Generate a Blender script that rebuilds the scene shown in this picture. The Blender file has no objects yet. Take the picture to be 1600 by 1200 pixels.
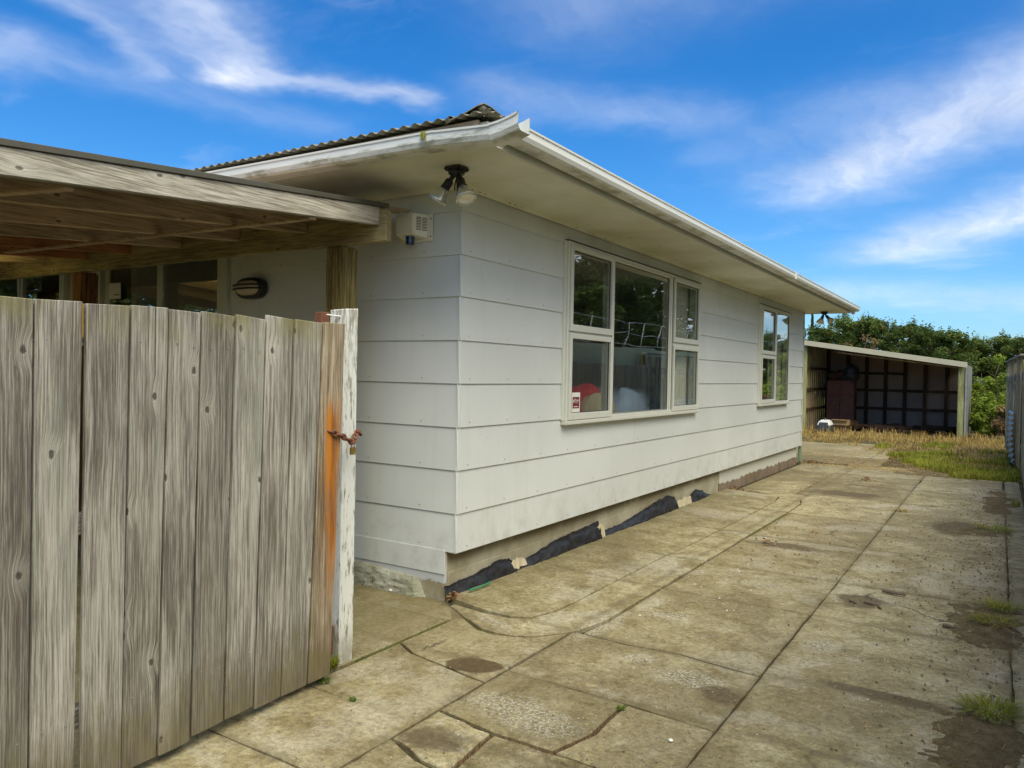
import bpy, bmesh, math, random
import numpy as np
from mathutils import Vector, Matrix, noise as mnoise
R = math.radians
random.seed(7)
scene = bpy.context.scene
COL = scene.collection

# ------------------------------------------------------------------ camera
def make_camera():
    yaw, pit, rol = R(32.475), R(-0.7888), R(1.1267)
    F = Vector((-math.sin(yaw)*math.cos(pit), math.cos(yaw)*math.cos(pit), math.sin(pit)))
    r0 = Vector((math.cos(yaw), math.sin(yaw), 0)); u0 = r0.cross(F)
    Rr = r0*math.cos(rol) + u0*math.sin(rol); U = -r0*math.sin(rol) + u0*math.cos(rol)
    cd = bpy.data.cameras.new('camera'); cam = bpy.data.objects.new('camera', cd); COL.objects.link(cam)
    m = Matrix((Rr, U, -F)).transposed().to_4x4(); m.translation = Vector((2.8319, -3.8409, 1.4398))
    cam.matrix_world = m
    cd.sensor_width = 36; cd.lens = 1197.8/1600*36; cd.clip_end = 3000; cd.clip_start = 0.05
    scene.camera = cam
make_camera()

# ------------------------------------------------------------------ node helpers
class NT:
    def __init__(s, tree): s.t = tree
    def new(s, typ, ins=None, **props):
        n = s.t.nodes.new(typ)
        for k, v in props.items(): setattr(n, k, v)
        for k, v in (ins or {}).items():
            if isinstance(v, bpy.types.NodeSocket): s.t.links.new(v, n.inputs[k])
            else: n.inputs[k].default_value = v
        return n
    def math(s, op, a, b=0.0, c=0.0, clamp=False):
        n = s.new('ShaderNodeMath', {0: a, 1: b, 2: c}, operation=op); n.use_clamp = clamp; return n.outputs[0]
    def vmath(s, op, a, b=None, sc=None):
        ins = {0: a}
        if b is not None: ins[1] = b
        if sc is not None: ins['Scale'] = sc
        n = s.new('ShaderNodeVectorMath', ins, operation=op)
        return n.outputs['Value'] if op in ('LENGTH', 'DOT_PRODUCT', 'DISTANCE') else n.outputs[0]
    def noise(s, vec, scale, detail=4, rough=0.55, w=None, dist=0.0, col=False):
        ins = {'Vector': vec, 'Scale': scale, 'Detail': detail, 'Roughness': rough, 'Distortion': dist}
        kw = {}
        if w is not None: kw['noise_dimensions'] = '4D'; 
        n = s.new('ShaderNodeTexNoise', None, **kw)
        if w is not None: ins['W'] = w
        for k, v in ins.items():
            if isinstance(v, bpy.types.NodeSocket): s.t.links.new(v, n.inputs[k])
            else: n.inputs[k].default_value = v
        return n.outputs['Color' if col else 'Fac']
    def ramp(s, fac, stops, interp='LINEAR'):
        n = s.new('ShaderNodeValToRGB', {0: fac}); cr = n.color_ramp; cr.interpolation = interp
        while len(cr.elements) < len(stops): cr.elements.new(0.5)
        for e, (p, c) in zip(cr.elements, stops):
            e.position = p; e.color = (c, c, c, 1) if isinstance(c, (int, float)) else (*c, 1)
        return n.outputs['Color']
    def ss(s, v, a, b, lo=0.0, hi=1.0):
        n = s.new('ShaderNodeMapRange', {'Value': v, 'From Min': a, 'From Max': b, 'To Min': lo, 'To Max': hi}, interpolation_type='SMOOTHSTEP'); return n.outputs[0]
    def mix(s, f, a, b, mode='MIX'):
        n = s.new('ShaderNodeMix', None, data_type='RGBA', blend_type=mode)
        for i, v in ((0, f), (6, a), (7, b)):
            if isinstance(v, bpy.types.NodeSocket): s.t.links.new(v, n.inputs[i])
            elif i == 0: n.inputs[0].default_value = v
            else: n.inputs[i].default_value = (*v, 1) if len(v) == 3 else v
        return n.outputs[2]
    def mapping(s, vec, scale=(1, 1, 1), loc=(0, 0, 0), rot=(0, 0, 0)):
        return s.new('ShaderNodeMapping', {'Vector': vec, 'Scale': scale, 'Location': loc, 'Rotation': rot}).outputs[0]
    def sep(s, v): return s.new('ShaderNodeSeparateXYZ', {0: v}).outputs
    def comb(s, x, y, z): return s.new('ShaderNodeCombineXYZ', {0: x, 1: y, 2: z}).outputs[0]
    def bump(s, h, strength=0.3, dist=0.01, normal=None):
        ins = {'Height': h, 'Strength': strength, 'Distance': dist}
        if normal is not None: ins['Normal'] = normal
        return s.new('ShaderNodeBump', ins).outputs[0]
    def coord(s, which='Object'): return s.new('ShaderNodeTexCoord').outputs[which]
    def pos(s): return s.new('ShaderNodeNewGeometry').outputs['Position']
    def rnd(s): return s.new('ShaderNodeObjectInfo').outputs['Random']

# ------------------------------------------------------------------ world, sun, exposure
SUN_EL, SUN_AZ = R(60), R(132)          # azimuth clockwise from +Y
def make_world():
    w = bpy.data.worlds.new('World'); scene.world = w; w.use_nodes = True
    t = w.node_tree; t.nodes.clear(); n = NT(t)
    sky = n.new('ShaderNodeTexSky', None, sky_type='NISHITA')
    sky.sun_disc = False; sky.sun_elevation = SUN_EL; sky.sun_rotation = SUN_AZ
    sky.air_density = 1.0; sky.dust_density = 0.6; sky.ozone_density = 2.5
    blue = n.new('ShaderNodeHueSaturation', {'Hue': 0.494, 'Saturation': 1.42, 'Value': 1.0, 'Color': sky.outputs[0]}).outputs[0]
    blue = n.mix(1.0, blue, (.80, 1.17, 1.52), 'MULTIPLY')
    d = n.vmath('NORMALIZE', n.coord('Generated'))
    x, y, z = n.sep(d)
    zc = n.math('MAXIMUM', z, 0.0)
    den = n.math('ADD', zc, 0.12)
    P = n.comb(n.math('DIVIDE', x, den), n.math('DIVIDE', y, den), 0.0)
    warp = n.vmath('SUBTRACT', n.noise(P, 2.6, 4, 0.6, col=True), (0.5, 0.5, 0.5))
    Pw = n.vmath('ADD', P, n.vmath('SCALE', warp, sc=0.33))
    # wisp texture: streaky
    w1 = n.noise(n.mapping(Pw, (9.0, 2.6, 1), rot=(0, 0, R(-32))), 1.0, 7, 0.62)
    w2 = n.noise(n.mapping(Pw, (1.3, 2.4, 1), rot=(0, 0, R(25))), 1.0, 6, 0.6)
    segs = [((-1.46, .94), (-1.60, 1.27), .10, .56), ((-1.60, 1.27), (-1.36, 1.62), .055, .50), ((-1.62, .86), (-1.77, 1.15), .055, .28),
            ((-.50, 2.74), (.60, 1.75), .20, .70), ((-.34, 3.60), (.9, 2.5), .22, .75), ((-2.1, .8), (-1.96, .92), .10, .4),
            ((-.75, 1.42), (.9, 1.35), .20, .24), ((-1.15, 1.7), (-.72, 2.1), .10, .22), ((-1.0, 4.3), (1.2, 5.2), .3, .30), ((-1.9, 1.1), (-1.7, 1.6), .10, .14), ((-.75, 2.35), (-.3, 2.15), .12, .14)]
    acc = None
    for a, b, wd, st in segs:
        ab = (b[0]-a[0], b[1]-a[1], 0); L2 = ab[0]**2+ab[1]**2
        pa = n.vmath('SUBTRACT', Pw, (a[0], a[1], 0))
        tt = n.math('DIVIDE', n.vmath('DOT_PRODUCT', pa, ab), L2, clamp=True)
        dv = n.vmath('SUBTRACT', pa, n.vmath('SCALE', ab, sc=tt))
        dl = n.math('DIVIDE', n.vmath('LENGTH', dv), wd)
        g = n.math('MULTIPLY', n.math('EXPONENT', n.math('MULTIPLY', n.math('MULTIPLY', dl, dl), -1.0)), st)
        acc = g if acc is None else n.math('ADD', acc, g)
    wis = n.math('MULTIPLY', n.math('ADD', acc, 0.0), n.ss(w1, 0.2, 0.8, 0.55, 1.05))
    base = n.math('MULTIPLY', n.ss(w2, 0.52, 0.88), 0.24)
    # the cloud thickens to an overcast on the side the window panes mirror (+X, behind the camera)
    side = n.vmath('DOT_PRODUCT', d, (1.0, 0.0, 0.0))
    n3 = n.noise(P, 0.9, 6, 0.6)
    over = n.math('MULTIPLY', n.ss(n.math('ADD', side, n.math('MULTIPLY', n.math('SUBTRACT', n3, 0.5), 0.8)), 0.10, 0.50), 0.93)
    cl = n.math('MAXIMUM', n.math('ADD', wis, base, clamp=True), over)
    cl = n.math('MINIMUM', cl, 0.95)
    shade = n.ss(n3, 0.3, 0.7, 0.82, 1.08)
    ccol = n.vmath('SCALE', (9.6, 10.0, 10.8), sc=shade)
    hz = n.math('POWER', n.math('SUBTRACT', 1.0, zc), 7.0)
    blue = n.mix(n.math('MULTIPLY', hz, 0.30), blue, (3.6, 5.6, 7.8))
    col = n.mix(cl, blue, ccol)
    # below the horizon: dull ground tone
    bg = n.new('ShaderNodeBackground', {'Color': col, 'Strength': 0.062})
    out = n.new('ShaderNodeOutputWorld', {'Surface': bg.outputs[0]})
make_world()
sd = bpy.data.lights.new('sun', 'SUN'); sd.energy = 2.7; sd.angle = R(60); sd.color = (1.0, 0.93, 0.76)
so = bpy.data.objects.new('sun', sd); COL.objects.link(so)
sv = Vector((math.sin(SUN_AZ)*math.cos(SUN_EL), math.cos(SUN_AZ)*math.cos(SUN_EL), math.sin(SUN_EL)))
so.rotation_euler = sv.to_track_quat('Z', 'Y').to_euler()
vs = scene.view_settings; vs.view_transform = 'Standard'; vs.look = 'None'; vs.exposure = 0.9; vs.gamma = 1; vs.use_curve_mapping = False
scene.cycles.max_bounces = 8; scene.cycles.transparent_max_bounces = 12
scene.cycles.caustics_reflective = False; scene.cycles.caustics_refractive = False

# ------------------------------------------------------------------ materials
MATS = {}
def mat_new(name):
    m = bpy.data.materials.new(name); m.use_nodes = True; MATS[name] = m
    n = NT(m.node_tree); b = m.node_tree.nodes['Principled BSDF']; return m, n, b
def setp(n, b, **k):
    for kk, v in k.items():
        kk = kk.replace('_', ' ')
        if isinstance(v, bpy.types.NodeSocket): n.t.links.new(v, b.inputs[kk])
        else: b.inputs[kk].default_value = (*v, 1) if isinstance(v, tuple) and len(v) == 3 else v

def m_simple(name, col, rough=0.5, metal=0.0, var=0.12, scale=8, bump=0.05, spec=0.5):
    m, n, b = mat_new(name); P = n.pos()
    f = n.noise(P, scale, 5, 0.6)
    c = n.mix(f, tuple(c*(1-var) for c in col), tuple(min(1, c*(1+var)) for c in col))
    setp(n, b, Base_Color=c, Roughness=n.ss(f, .2, .8, rough-.08, rough+.08), Metallic=metal, Normal=n.bump(n.noise(P, scale*9, 3), bump, .004))
    b.inputs['Specular IOR Level'].default_value = spec
    return m

def m_board(name, col, dirt=0.5):
    m, n, b = mat_new(name); P = n.pos()
    big = n.noise(P, 0.9, 4, 0.6); med = n.noise(P, 5.5, 5, 0.65)
    drip = n.noise(n.mapping(P, (14, 14, 0.7)), 1.0, 4, 0.6)
    c = n.mix(n.ss(big, .35, .7), tuple(x*0.95 for x in col), tuple(x*1.04 for x in col))
    c = n.mix(n.math('MULTIPLY', n.ss(drip, .52, .80), .26*dirt), c, (col[0]*.72, col[1]*.70, col[2]*.52))
    c = n.mix(n.math('MULTIPLY', n.ss(med, .55, .8), .20*dirt), c, (col[0]*.80, col[1]*.80, col[2]*.64))
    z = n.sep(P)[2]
    up = n.math('MULTIPLY', n.ss(z, 2.25, 2.62), n.ss(n.noise(P, 1.6, 4, .6), .3, .7))   # patchy darker, yellower tone towards the top
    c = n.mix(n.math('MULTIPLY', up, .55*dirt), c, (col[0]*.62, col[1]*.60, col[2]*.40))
    low = n.math('MULTIPLY', n.ss(z, .62, .28), n.ss(med, .4, .75))
    c = n.mix(n.math('MULTIPLY', low, .45), c, (.30, .29, .22))
    sp = n.ss(n.noise(P, 46, 2, .5), .74, .80)
    c = n.mix(n.math('MULTIPLY', sp, .6), c, (.22, .20, .15))
    c = n.mix(1.0, c, n.mix(n.rnd(), (.965, .968, .965), (1.02, 1.02, 1.02)), 'MULTIPLY')
    setp(n, b, Base_Color=c, Roughness=n.ss(med, .3, .7, .42, .6), Normal=n.bump(n.math('ADD', n.noise(P, 2.2, 3), n.math('MULTIPLY', n.noise(P, 60, 3), .12)), .22, .008))
    return m

def m_wood(name, light, dark, axis='Z', knots=1.0, moss=0.0, foot=0.0, grainscale=1.0, bump=0.5, zmin=0, zmax=1.65, stain=None, contrast=1.0):
    m, n, b = mat_new(name)
    P = n.coord('Object'); r = n.rnd(); W = n.math('MULTIPLY', r, 97.0)
    x, y, z = n.sep(P)
    if axis == 'Z': a, c1, c2 = z, x, y
    elif axis == 'Y': a, c1, c2 = y, x, z
    else: a, c1, c2 = x, y, z
    s = n.math('ADD', c1, c2)                       # across the face
    # knots: voronoi cells stretched along the grain
    kv = n.comb(n.math('ADD', n.math('MULTIPLY', s, 9.0), n.math('MULTIPLY', r, 31.0)), n.math('ADD', n.math('MULTIPLY', a, 5.2), n.math('MULTIPLY', r, 57.0)), 0.0)
    vo = n.new('ShaderNodeTexVoronoi', {'Vector': kv, 'Scale': 1.0, 'Randomness': 1.0}, voronoi_dimensions='2D')
    vd = vo.outputs['Distance']; vr = n.sep(vo.outputs['Color'])[0]
    has = n.math('GREATER_THAN', vr, 1-0.24*knots) if knots > 0 else n.math('MULTIPLY', vd, 0.0)
    kn = n.math('MULTIPLY', n.ss(n.math('ADD', vd, n.math('MULTIPLY', n.noise(n.comb(s, a, r), 60, 3, .6), .10)), .150, .085), has)
    halo = n.math('MULTIPLY', n.ss(vd, .46, .08), has)
    # grain bends round the knots
    wob = n.noise(n.comb(n.math('MULTIPLY', s, 4.0), 0.0, n.math('MULTIPLY', a, 1.6)), 1.0, 3, .5, w=W)
    sa = n.math('ADD', n.math('ADD', s, n.math('MULTIPLY', wob, .026)), n.math('MULTIPLY', halo, .012))
    g1 = n.noise(n.comb(n.math('MULTIPLY', sa, 85*grainscale), n.math('MULTIPLY', a, .9), 0.0), 1.0, 5, .6, w=W)
    g2 = n.ss(n.noise(n.comb(n.math('MULTIPLY', sa, 260*grainscale), n.math('MULTIPLY', a, 5.0), 0.0), 1.0, 4, .75, w=W), .30, .70)
    bl = n.noise(n.comb(n.math('MULTIPLY', s, 7), n.math('MULTIPLY', a, 1.7), 0.0), 1.0, 4, .6, w=W)
    f = n.math('ADD', n.math('MULTIPLY', g1, .42), n.math('ADD', n.math('MULTIPLY', g2, .30), n.math('MULTIPLY', bl, .53)))
    k = 0.235/contrast
    col = n.ramp(n.ss(f, .625-k, .625+k), [(0.0, tuple(c*.55 for c in dark)), (.30, dark), (.62, tuple((p+q)/2*1.03 for p, q in zip(light, dark))), (1.0, tuple(min(.9, c*1.12) for c in light))])
    grn = n.ss(n.noise(n.comb(n.math('MULTIPLY', s, 12), n.math('MULTIPLY', a, 1.3), 7.0), 1.0, 4, .6, w=W), .52, .72)
    col = n.mix(n.math('MULTIPLY', grn, .45), col, (light[0]*.66, light[1]*.74, light[2]*.70))
    purple = n.ss(n.noise(n.comb(n.math('MULTIPLY', s, 9), n.math('MULTIPLY', a, .9), 3.0), 1.0, 3, .5, w=W), .5, .78)
    col = n.mix(n.math('MULTIPLY', purple, .35), col, (dark[0]*1.12, dark[1]*.98, dark[2]*1.02))
    crack = n.ss(n.noise(n.comb(n.math('MULTIPLY', sa, 90*grainscale), n.math('MULTIPLY', a, .8), 9.0), 1.0, 2, .5, w=W), .70, .76)
    col = n.mix(n.math('MULTIPLY', crack, .75), col, tuple(c*.22 for c in dark))
    col = n.mix(n.math('MULTIPLY', halo, .30), col, tuple(min(.8, c*1.25) for c in light))
    ring_ = n.math('MULTIPLY', n.ss(n.math('SINE', n.math('MULTIPLY', n.math('ADD', vd, n.math('MULTIPLY', wob, .05)), 95.0)), .2, .9), n.math('MULTIPLY', halo, .10))
    col = n.mix(ring_, col, tuple(c*.5 for c in dark))
    col = n.mix(n.math('MULTIPLY', kn, .85), col, tuple(c*.30 for c in dark))
    col = n.mix(1.0, col, n.mix(r, (.80, .79, .76), (1.13, 1.11, 1.10)), 'MULTIPLY')
    wp = n.pos(); wz = n.sep(wp)[2]
    mn = n.noise(wp, 9.0, 5, .65)
    if moss > 0:
        t = n.math('MULTIPLY', n.ss(n.math('ADD', wz, n.math('MULTIPLY', n.math('SUBTRACT', mn, .5), .28)), zmax-.15, zmax+.02), n.math('MULTIPLY', n.ss(n.noise(wp, 3.3, 3, .6), .38, .60), moss))
        col = n.mix(t, col, n.mix(n.ss(mn, .35, .65), (.20, .17, .045), (.26, .24, .12)))
    if foot > 0:
        t = n.math('MULTIPLY', n.ss(n.math('ADD', wz, n.math('MULTIPLY', n.math('SUBTRACT', mn, .5), .5)), zmin+.40, zmin+.02), foot)
        col = n.mix(t, col, n.mix(n.ss(mn, .4, .7), (.16, .135, .06), (.115, .085, .05)))
    if stain is not None:   # rust run below the chain: (y, halfwidth, ztop, zbot)
        sy, sw, zt, zb = stain
        yy = n.sep(wp)[1]
        nz = n.noise(n.mapping(wp, (1, 26, 2.2)), 1.0, 4, .6)
        dx = n.math('ABSOLUTE', n.math('SUBTRACT', yy, sy))
        m1 = n.ss(n.math('ADD', dx, n.math('MULTIPLY', n.math('SUBTRACT', nz, .5), .16)), sw+.022, sw-.045)
        m2 = n.math('MULTIPLY', n.ss(wz, zb, zb+.45), n.ss(n.math('ADD', wz, n.math('MULTIPLY', n.math('SUBTRACT', nz, .5), .25)), zt+.06, zt-.10))
        ms = n.math('MULTIPLY', m1, m2)
        col = n.mix(n.math('MULTIPLY', ms, 1.0), col, n.mix(n.ss(nz, .35, .65), (.56, .21, .025), (.24, .085, .02)))
    h = n.math('ADD', n.math('MULTIPLY', g2, .5), n.math('ADD', g1, n.math('MULTIPLY', n.math('ADD', crack, kn), -1.6)))
    setp(n, b, Base_Color=col, Roughness=.85, Normal=n.bump(h, bump, .004))
    b.inputs['Specular IOR Level'].default_value = .25
    return m

def m_concrete():
    m, n, b = mat_new('driveway_concrete'); P = n.pos(); r = n.rnd()
    x, y, z = n.sep(P)
    big = n.noise(P, 0.75, 5, .62); med = n.noise(P, 4.6, 9, .76, dist=.3); fine = n.noise(P, 34, 5, .72); vf = n.noise(P, 160, 3, .7)
    col = n.ramp(med, [(.30, (.112, .088, .038)), (.43, (.205, .172, .082)), (.53, (.275, .240, .132)), (.70, (.37, .336, .220))])
    col = n.mix(n.math('MULTIPLY', n.ss(big, .47, .58), .55), col, (.160, .130, .066))
    col = n.mix(n.math('MULTIPLY', n.ss(n.noise(n.vmath('ADD', P, (5., 1., 8.)), 1.7, 5, .65), .53, .62), .5), col, (.36, .335, .245))
    col = n.mix(1.0, col, n.ramp(fine, [(.28, .55), (.5, 1.0), (.72, 1.40)]), 'MULTIPLY')
    col = n.mix(1.0, col, n.ramp(vf, [(.3, .72), (.5, 1.0), (.7, 1.25)]), 'MULTIPLY')
    col = n.mix(1.0, col, n.mix(r, (.76, .73, .66), (1.20, 1.20, 1.22)), 'MULTIPLY')
    # long smears along the drive
    st = n.noise(n.mapping(P, (2.2, .55, 1), rot=(0, 0, R(8))), 1.6, 5, .6)
    col = n.mix(n.math('MULTIPLY', n.ss(st, .56, .72), .35), col, (.36, .315, .18))
    # pale lichen / worn laitance patches with speckle
    def ell(cx, cy, rx, ry, rot=0, e=.35):
        v = n.new('ShaderNodeVectorRotate', {'Vector': n.vmath('SUBTRACT', P, (cx, cy, 0)), 'Axis': (0, 0, 1), 'Angle': rot}).outputs[0]
        d = n.vmath('LENGTH', n.mapping(v, (1/rx, 1/ry, 0)))
        d = n.math('ADD', d, n.math('MULTIPLY', n.math('SUBTRACT', n.noise(P, 7, 5, .65), .5), e*4))
        return n.ss(d, 1.15, .55)
    spk = n.ss(n.noise(P, 62, 4, .8), .47, .60)
    pale = None
    for a in [(1.16, -1.08, .34, .15, .2), (.93, .12, .10, .30, .1), (1.0, .75, .06, .25, .0), (.42, -.18, .22, .05, .4), (1.62, -.30, .22, .12, 0), (1.05, -1.45, .10, .10, 0), (1.3, -.2, .10, .08, 0), (1.2, .55, .16, .10, 0), (2.05, .55, .10, .16, 0), (1.5, 1.6, .3, .1, 0)]:
        e = ell(*a); pale = e if pale is None else n.math('MAXIMUM', pale, e)
    gen = n.math('MULTIPLY', n.ss(n.noise(P, 1.9, 5, .7), .58, .74), .7)
    pale = n.math('MULTIPLY', n.math('MAXIMUM', pale, gen), spk)
    col = n.mix(n.math('MULTIPLY', pale, .70), col, (.46, .445, .37))
    # mud coloured stains
    mud = None
    for a in [(.675, -.765, .135, .085, .9, .06), (1.80, -.40, .11, .12, 0, .35), (.98, -1.48, .14, .09, 0, .5), (1.3, 3.0, .35, .14, 0, .4), (2.45, .02, .35, .07, 0, .3), (1.2, 6.6, .5, .3, 0, .4), (2.5, 4.9, .25, .5, 0, .5), (1.55, -1.5, .2, .1, 0, .5), (2.1, 1.6, .18, .2, 0, .4)]:
        e = ell(*a); mud = e if mud is None else n.math('MAXIMUM', mud, e)
    col = n.mix(n.math('MULTIPLY', mud, .88), col, n.mix(n.ss(fine, .3, .7), (.070, .050, .022), (.11, .082, .040)))
    # sandy blotches and grime dots
    sand = n.ss(n.noise(n.vmath('ADD', P, (13., 5., 2.)), 5.2, 5, .7), .665, .73)
    col = n.mix(n.math('MULTIPLY', sand, .6), col, (.45, .35, .16))
    dots = n.ss(n.noise(P, 44, 2, .5), .70, .745)
    col = n.mix(n.math('MULTIPLY', dots, .65), col, (.06, .05, .035))
    lt = n.ss(n.noise(n.vmath('ADD', P, (3., 9., 1.)), 75, 2, .5), .69, .73)
    col = n.mix(n.math('MULTIPLY', lt, .55), col, (.52, .48, .34))
    oil = n.ss(n.noise(n.vmath('ADD', P, (31., 2., 7.)), 1.25, 4, .6), .60, .72)
    col = n.mix(n.math('MULTIPLY', oil, .5), col, (.125, .105, .058))
    pit = n.ss(n.noise(n.vmath('ADD', P, (1., 7., 4.)), 21, 3, .6), .655, .71)
    col = n.mix(n.math('MULTIPLY', pit, n.math('MULTIPLY', n.ss(big, .35, .6), .6)), col, (.085, .066, .034))
    # dirt gathered beside the joints
    jd = None
    for xx in (.845, 1.89, 2.91):
        q = n.math('ABSOLUTE', n.math('SUBTRACT', x, xx)); jd = q if jd is None else n.math('MINIMUM', jd, q)
    for yy in (-1.915, -1.40, -.72, -.03, 1.09, 2.0, 3.30, 4.69, 6.24, 7.55, 8.77):
        jd = n.math('MINIMUM', jd, n.math('ABSOLUTE', n.math('SUBTRACT', y, yy)))
    jm = n.ss(n.math('ADD', jd, n.math('MULTIPLY', n.math('SUBTRACT', n.noise(P, 6, 5, .7), .5), .22)), .055, -.02)
    col = n.mix(n.math('MULTIPLY', jm, .62), col, (.115, .092, .045))
    # algae green-brown near the walls and the yard end
    alg = n.math('MULTIPLY', n.ss(n.math('ADD', x, n.math('MULTIPLY', big, .5)), .55, .1), .45)
    col = n.mix(alg, col, (.185, .158, .070))
    st1 = n.math('MULTIPLY', n.ss(n.math('ADD', n.vmath('LENGTH', n.mapping(n.new('ShaderNodeVectorRotate', {'Vector': n.vmath('SUBTRACT', P, (.685, -.765, 0)), 'Axis': (0, 0, 1), 'Angle': -.35}).outputs[0], (1/.145, 1/.088, 0))), n.math('MULTIPLY', n.math('SUBTRACT', n.noise(P, 9, 4, .6), .5), .22)), 1.06, .94), .93)
    col = n.mix(st1, col, n.mix(n.ss(fine, .3, .7), (.062, .043, .017), (.095, .068, .028)))
    cell = n.new('ShaderNodeTexVoronoi', {'Vector': n.vmath('ADD', P, n.vmath('SCALE', n.noise(P, 5, 5, .7, col=True), sc=.25)), 'Scale': .45}, feature='DISTANCE_TO_EDGE').outputs['Distance']
    crk = n.math('MULTIPLY', n.ss(cell, .006, .001), n.ss(n.noise(P, .9, 2), .58, .66))
    col = n.mix(n.math('MULTIPLY', crk, .8), col, (.05, .042, .025))
    h = n.math('ADD', n.math('MULTIPLY', med, .5), n.math('ADD', n.math('MULTIPLY', fine, .45), n.math('MULTIPLY', vf, .25)))
    h = n.math('SUBTRACT', h, n.math('MULTIPLY', crk, .8))
    setp(n, b, Base_Color=col, Roughness=n.ss(med, .3, .7, .72, .92), Normal=n.bump(h, .75, .012))
    b.inputs['Specular IOR Level'].default_value = .3
    return m

def m_soil(name, c1, c2, scale=6):
    m, n, b = mat_new(name); P = n.pos()
    f = n.noise(P, scale, 7, .72); g = n.noise(P, scale*9, 4, .7)
    col = n.mix(n.ss(f, .35, .65), c1, c2)
    col = n.mix(1.0, col, n.ramp(g, [(.25, .55), (.5, 1.), (.8, 1.5)]), 'MULTIPLY')
    setp(n, b, Base_Color=col, Roughness=.95, Normal=n.bump(n.math('ADD', f, n.math('MULTIPLY', g, .5)), 1., .03))
    b.inputs['Specular IOR Level'].default_value = .15
    return m

def m_leaf(name, c1, c2, c3=None, rough=.6, trans=.25):
    m, n, b = mat_new(name); P = n.pos(); o = n.coord('Object')
    f = n.noise(P, 1.3, 3, .6); g = n.noise(P, 14, 2, .6)
    col = n.mix(n.ss(n.math('ADD', n.math('MULTIPLY', f, .6), n.math('MULTIPLY', g, .4)), .38, .62), c1, c2)
    if c3: col = n.mix(n.math('MULTIPLY', n.ss(n.noise(n.vmath('ADD', P, (7., 3., 1.)), .8, 3, .6), .55, .7), .8), col, c3)
    col = n.mix(1.0, col, n.mix(n.rnd(), (.72, .76, .70), (1.2, 1.15, 1.1)), 'MULTIPLY')
    setp(n, b, Base_Color=col, Roughness=rough)
    b.inputs['Specular IOR Level'].default_value = .2
    tr = n.new('ShaderNodeBsdfTranslucent', {'Color': col})
    mx = n.new('ShaderNodeMixShader', {0: trans, 1: b.outputs[0], 2: tr.outputs[0]})
    n.t.links.new(mx.outputs[0], n.t.nodes['Material Output'].inputs[0])
    return m

def m_glass(name='window_glass', tint=(.96, .98, .97), ior=1.75):
    m, n, b = mat_new(name); n.t.nodes.remove(b)
    P = n.pos(); nb = n.bump(n.noise(P, 1.8, 2, .5), .05, .02)
    gg = n.new('ShaderNodeNewGeometry')
    cs = n.math('ABSOLUTE', n.vmath('DOT_PRODUCT', gg.outputs['Incoming'], gg.outputs['Normal']))
    fr = n.math('ADD', .105, n.math('MULTIPLY', n.math('POWER', n.math('SUBTRACT', 1.0, cs), 4.0), .895), clamp=True)
    gl = n.new('ShaderNodeBsdfGlossy', {'Color': (.95, .97, .96, 1), 'Roughness': .012, 'Normal': nb})
    tr = n.new('ShaderNodeBsdfTransparent', {'Color': (*tint, 1)})
    mx = n.new('ShaderNodeMixShader', {0: fr, 1: tr.outputs[0], 2: gl.outputs[0]})
    n.t.links.new(mx.outputs[0], n.t.nodes['Material Output'].inputs[0])
    return m

PAINT = (.665, .690, .660)
M = {}
M['board'] = m_board('wall_paint', PAINT, .75)
M['soffit'] = m_board('soffit_paint', (.80, .80, .67), .9)
M['trim'] = m_simple('trim_paint', (.66, .66, .55), .45, var=.10, scale=4, bump=.08)
M['frame'] = m_simple('window_frame_paint', (.64, .65, .57), .38, var=.06, scale=10)
def m_gutter():
    m, n, b = mat_new('gutter_paint'); P = n.pos()
    f = n.noise(P, 2.2, 5, .65); g = n.noise(n.mapping(P, (5, 5, 16)), 1.0, 4, .65)
    col = n.mix(f, (.70, .71, .64), (.80, .80, .73))
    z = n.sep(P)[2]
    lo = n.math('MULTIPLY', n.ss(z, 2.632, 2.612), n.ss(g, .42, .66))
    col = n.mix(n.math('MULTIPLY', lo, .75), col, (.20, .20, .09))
    sm = n.ss(n.noise(n.mapping(P, (.9, .9, 5)), 1.4, 4, .6), .62, .80)
    col = n.mix(n.math('MULTIPLY', sm, .15), col, (.42, .42, .32))
    setp(n, b, Base_Color=col, Roughness=.32)
    return m
M['gutter'] = m_gutter()
def m_gutter_under():
    m, n, b = mat_new('gutter_underside'); P = n.pos()
    g = n.noise(n.mapping(P, (3, 3, 8)), 2.0, 5, .7)
    col = n.mix(n.ss(g, .45, .7), (.56, .54, .36), (.22, .23, .08))
    setp(n, b, Base_Color=col, Roughness=.6)
    return m
M['gutter_under'] = m_gutter_under()
M['concrete'] = m_concrete()
M['soil'] = m_soil('soil', (.120, .090, .042), (.200, .160, .085), 9)
M['joint'] = m_soil('joint_dirt', (.055, .046, .022), (.105, .088, .046), 12)
def m_ground():
    m, n, b = mat_new('yard_ground'); P = n.pos()
    f = n.noise(P, .6, 6, .7); g = n.noise(P, 5, 6, .75); h = n.noise(P, 40, 4, .7)
    col = n.mix(n.ss(f, .40, .62), (.20, .155, .065), (.115, .130, .035))
    col = n.mix(n.ss(g, .45, .7), col, (.36, .27, .11))
    col = n.mix(1.0, col, n.ramp(h, [(.25, .5), (.5, 1.), (.8, 1.45)]), 'MULTIPLY')
    setp(n, b, Base_Color=col, Roughness=.95, Normal=n.bump(n.math('ADD', g, h), 1., .04))
    return m
M['ground'] = m_ground()
GR_L, GR_D = (.47, .455, .395), (.195, .180, .148)
M['plank'] = m_wood('weathered_plank', GR_L, GR_D, 'Z', knots=.75, moss=.8, foot=.75, bump=.6)
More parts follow.
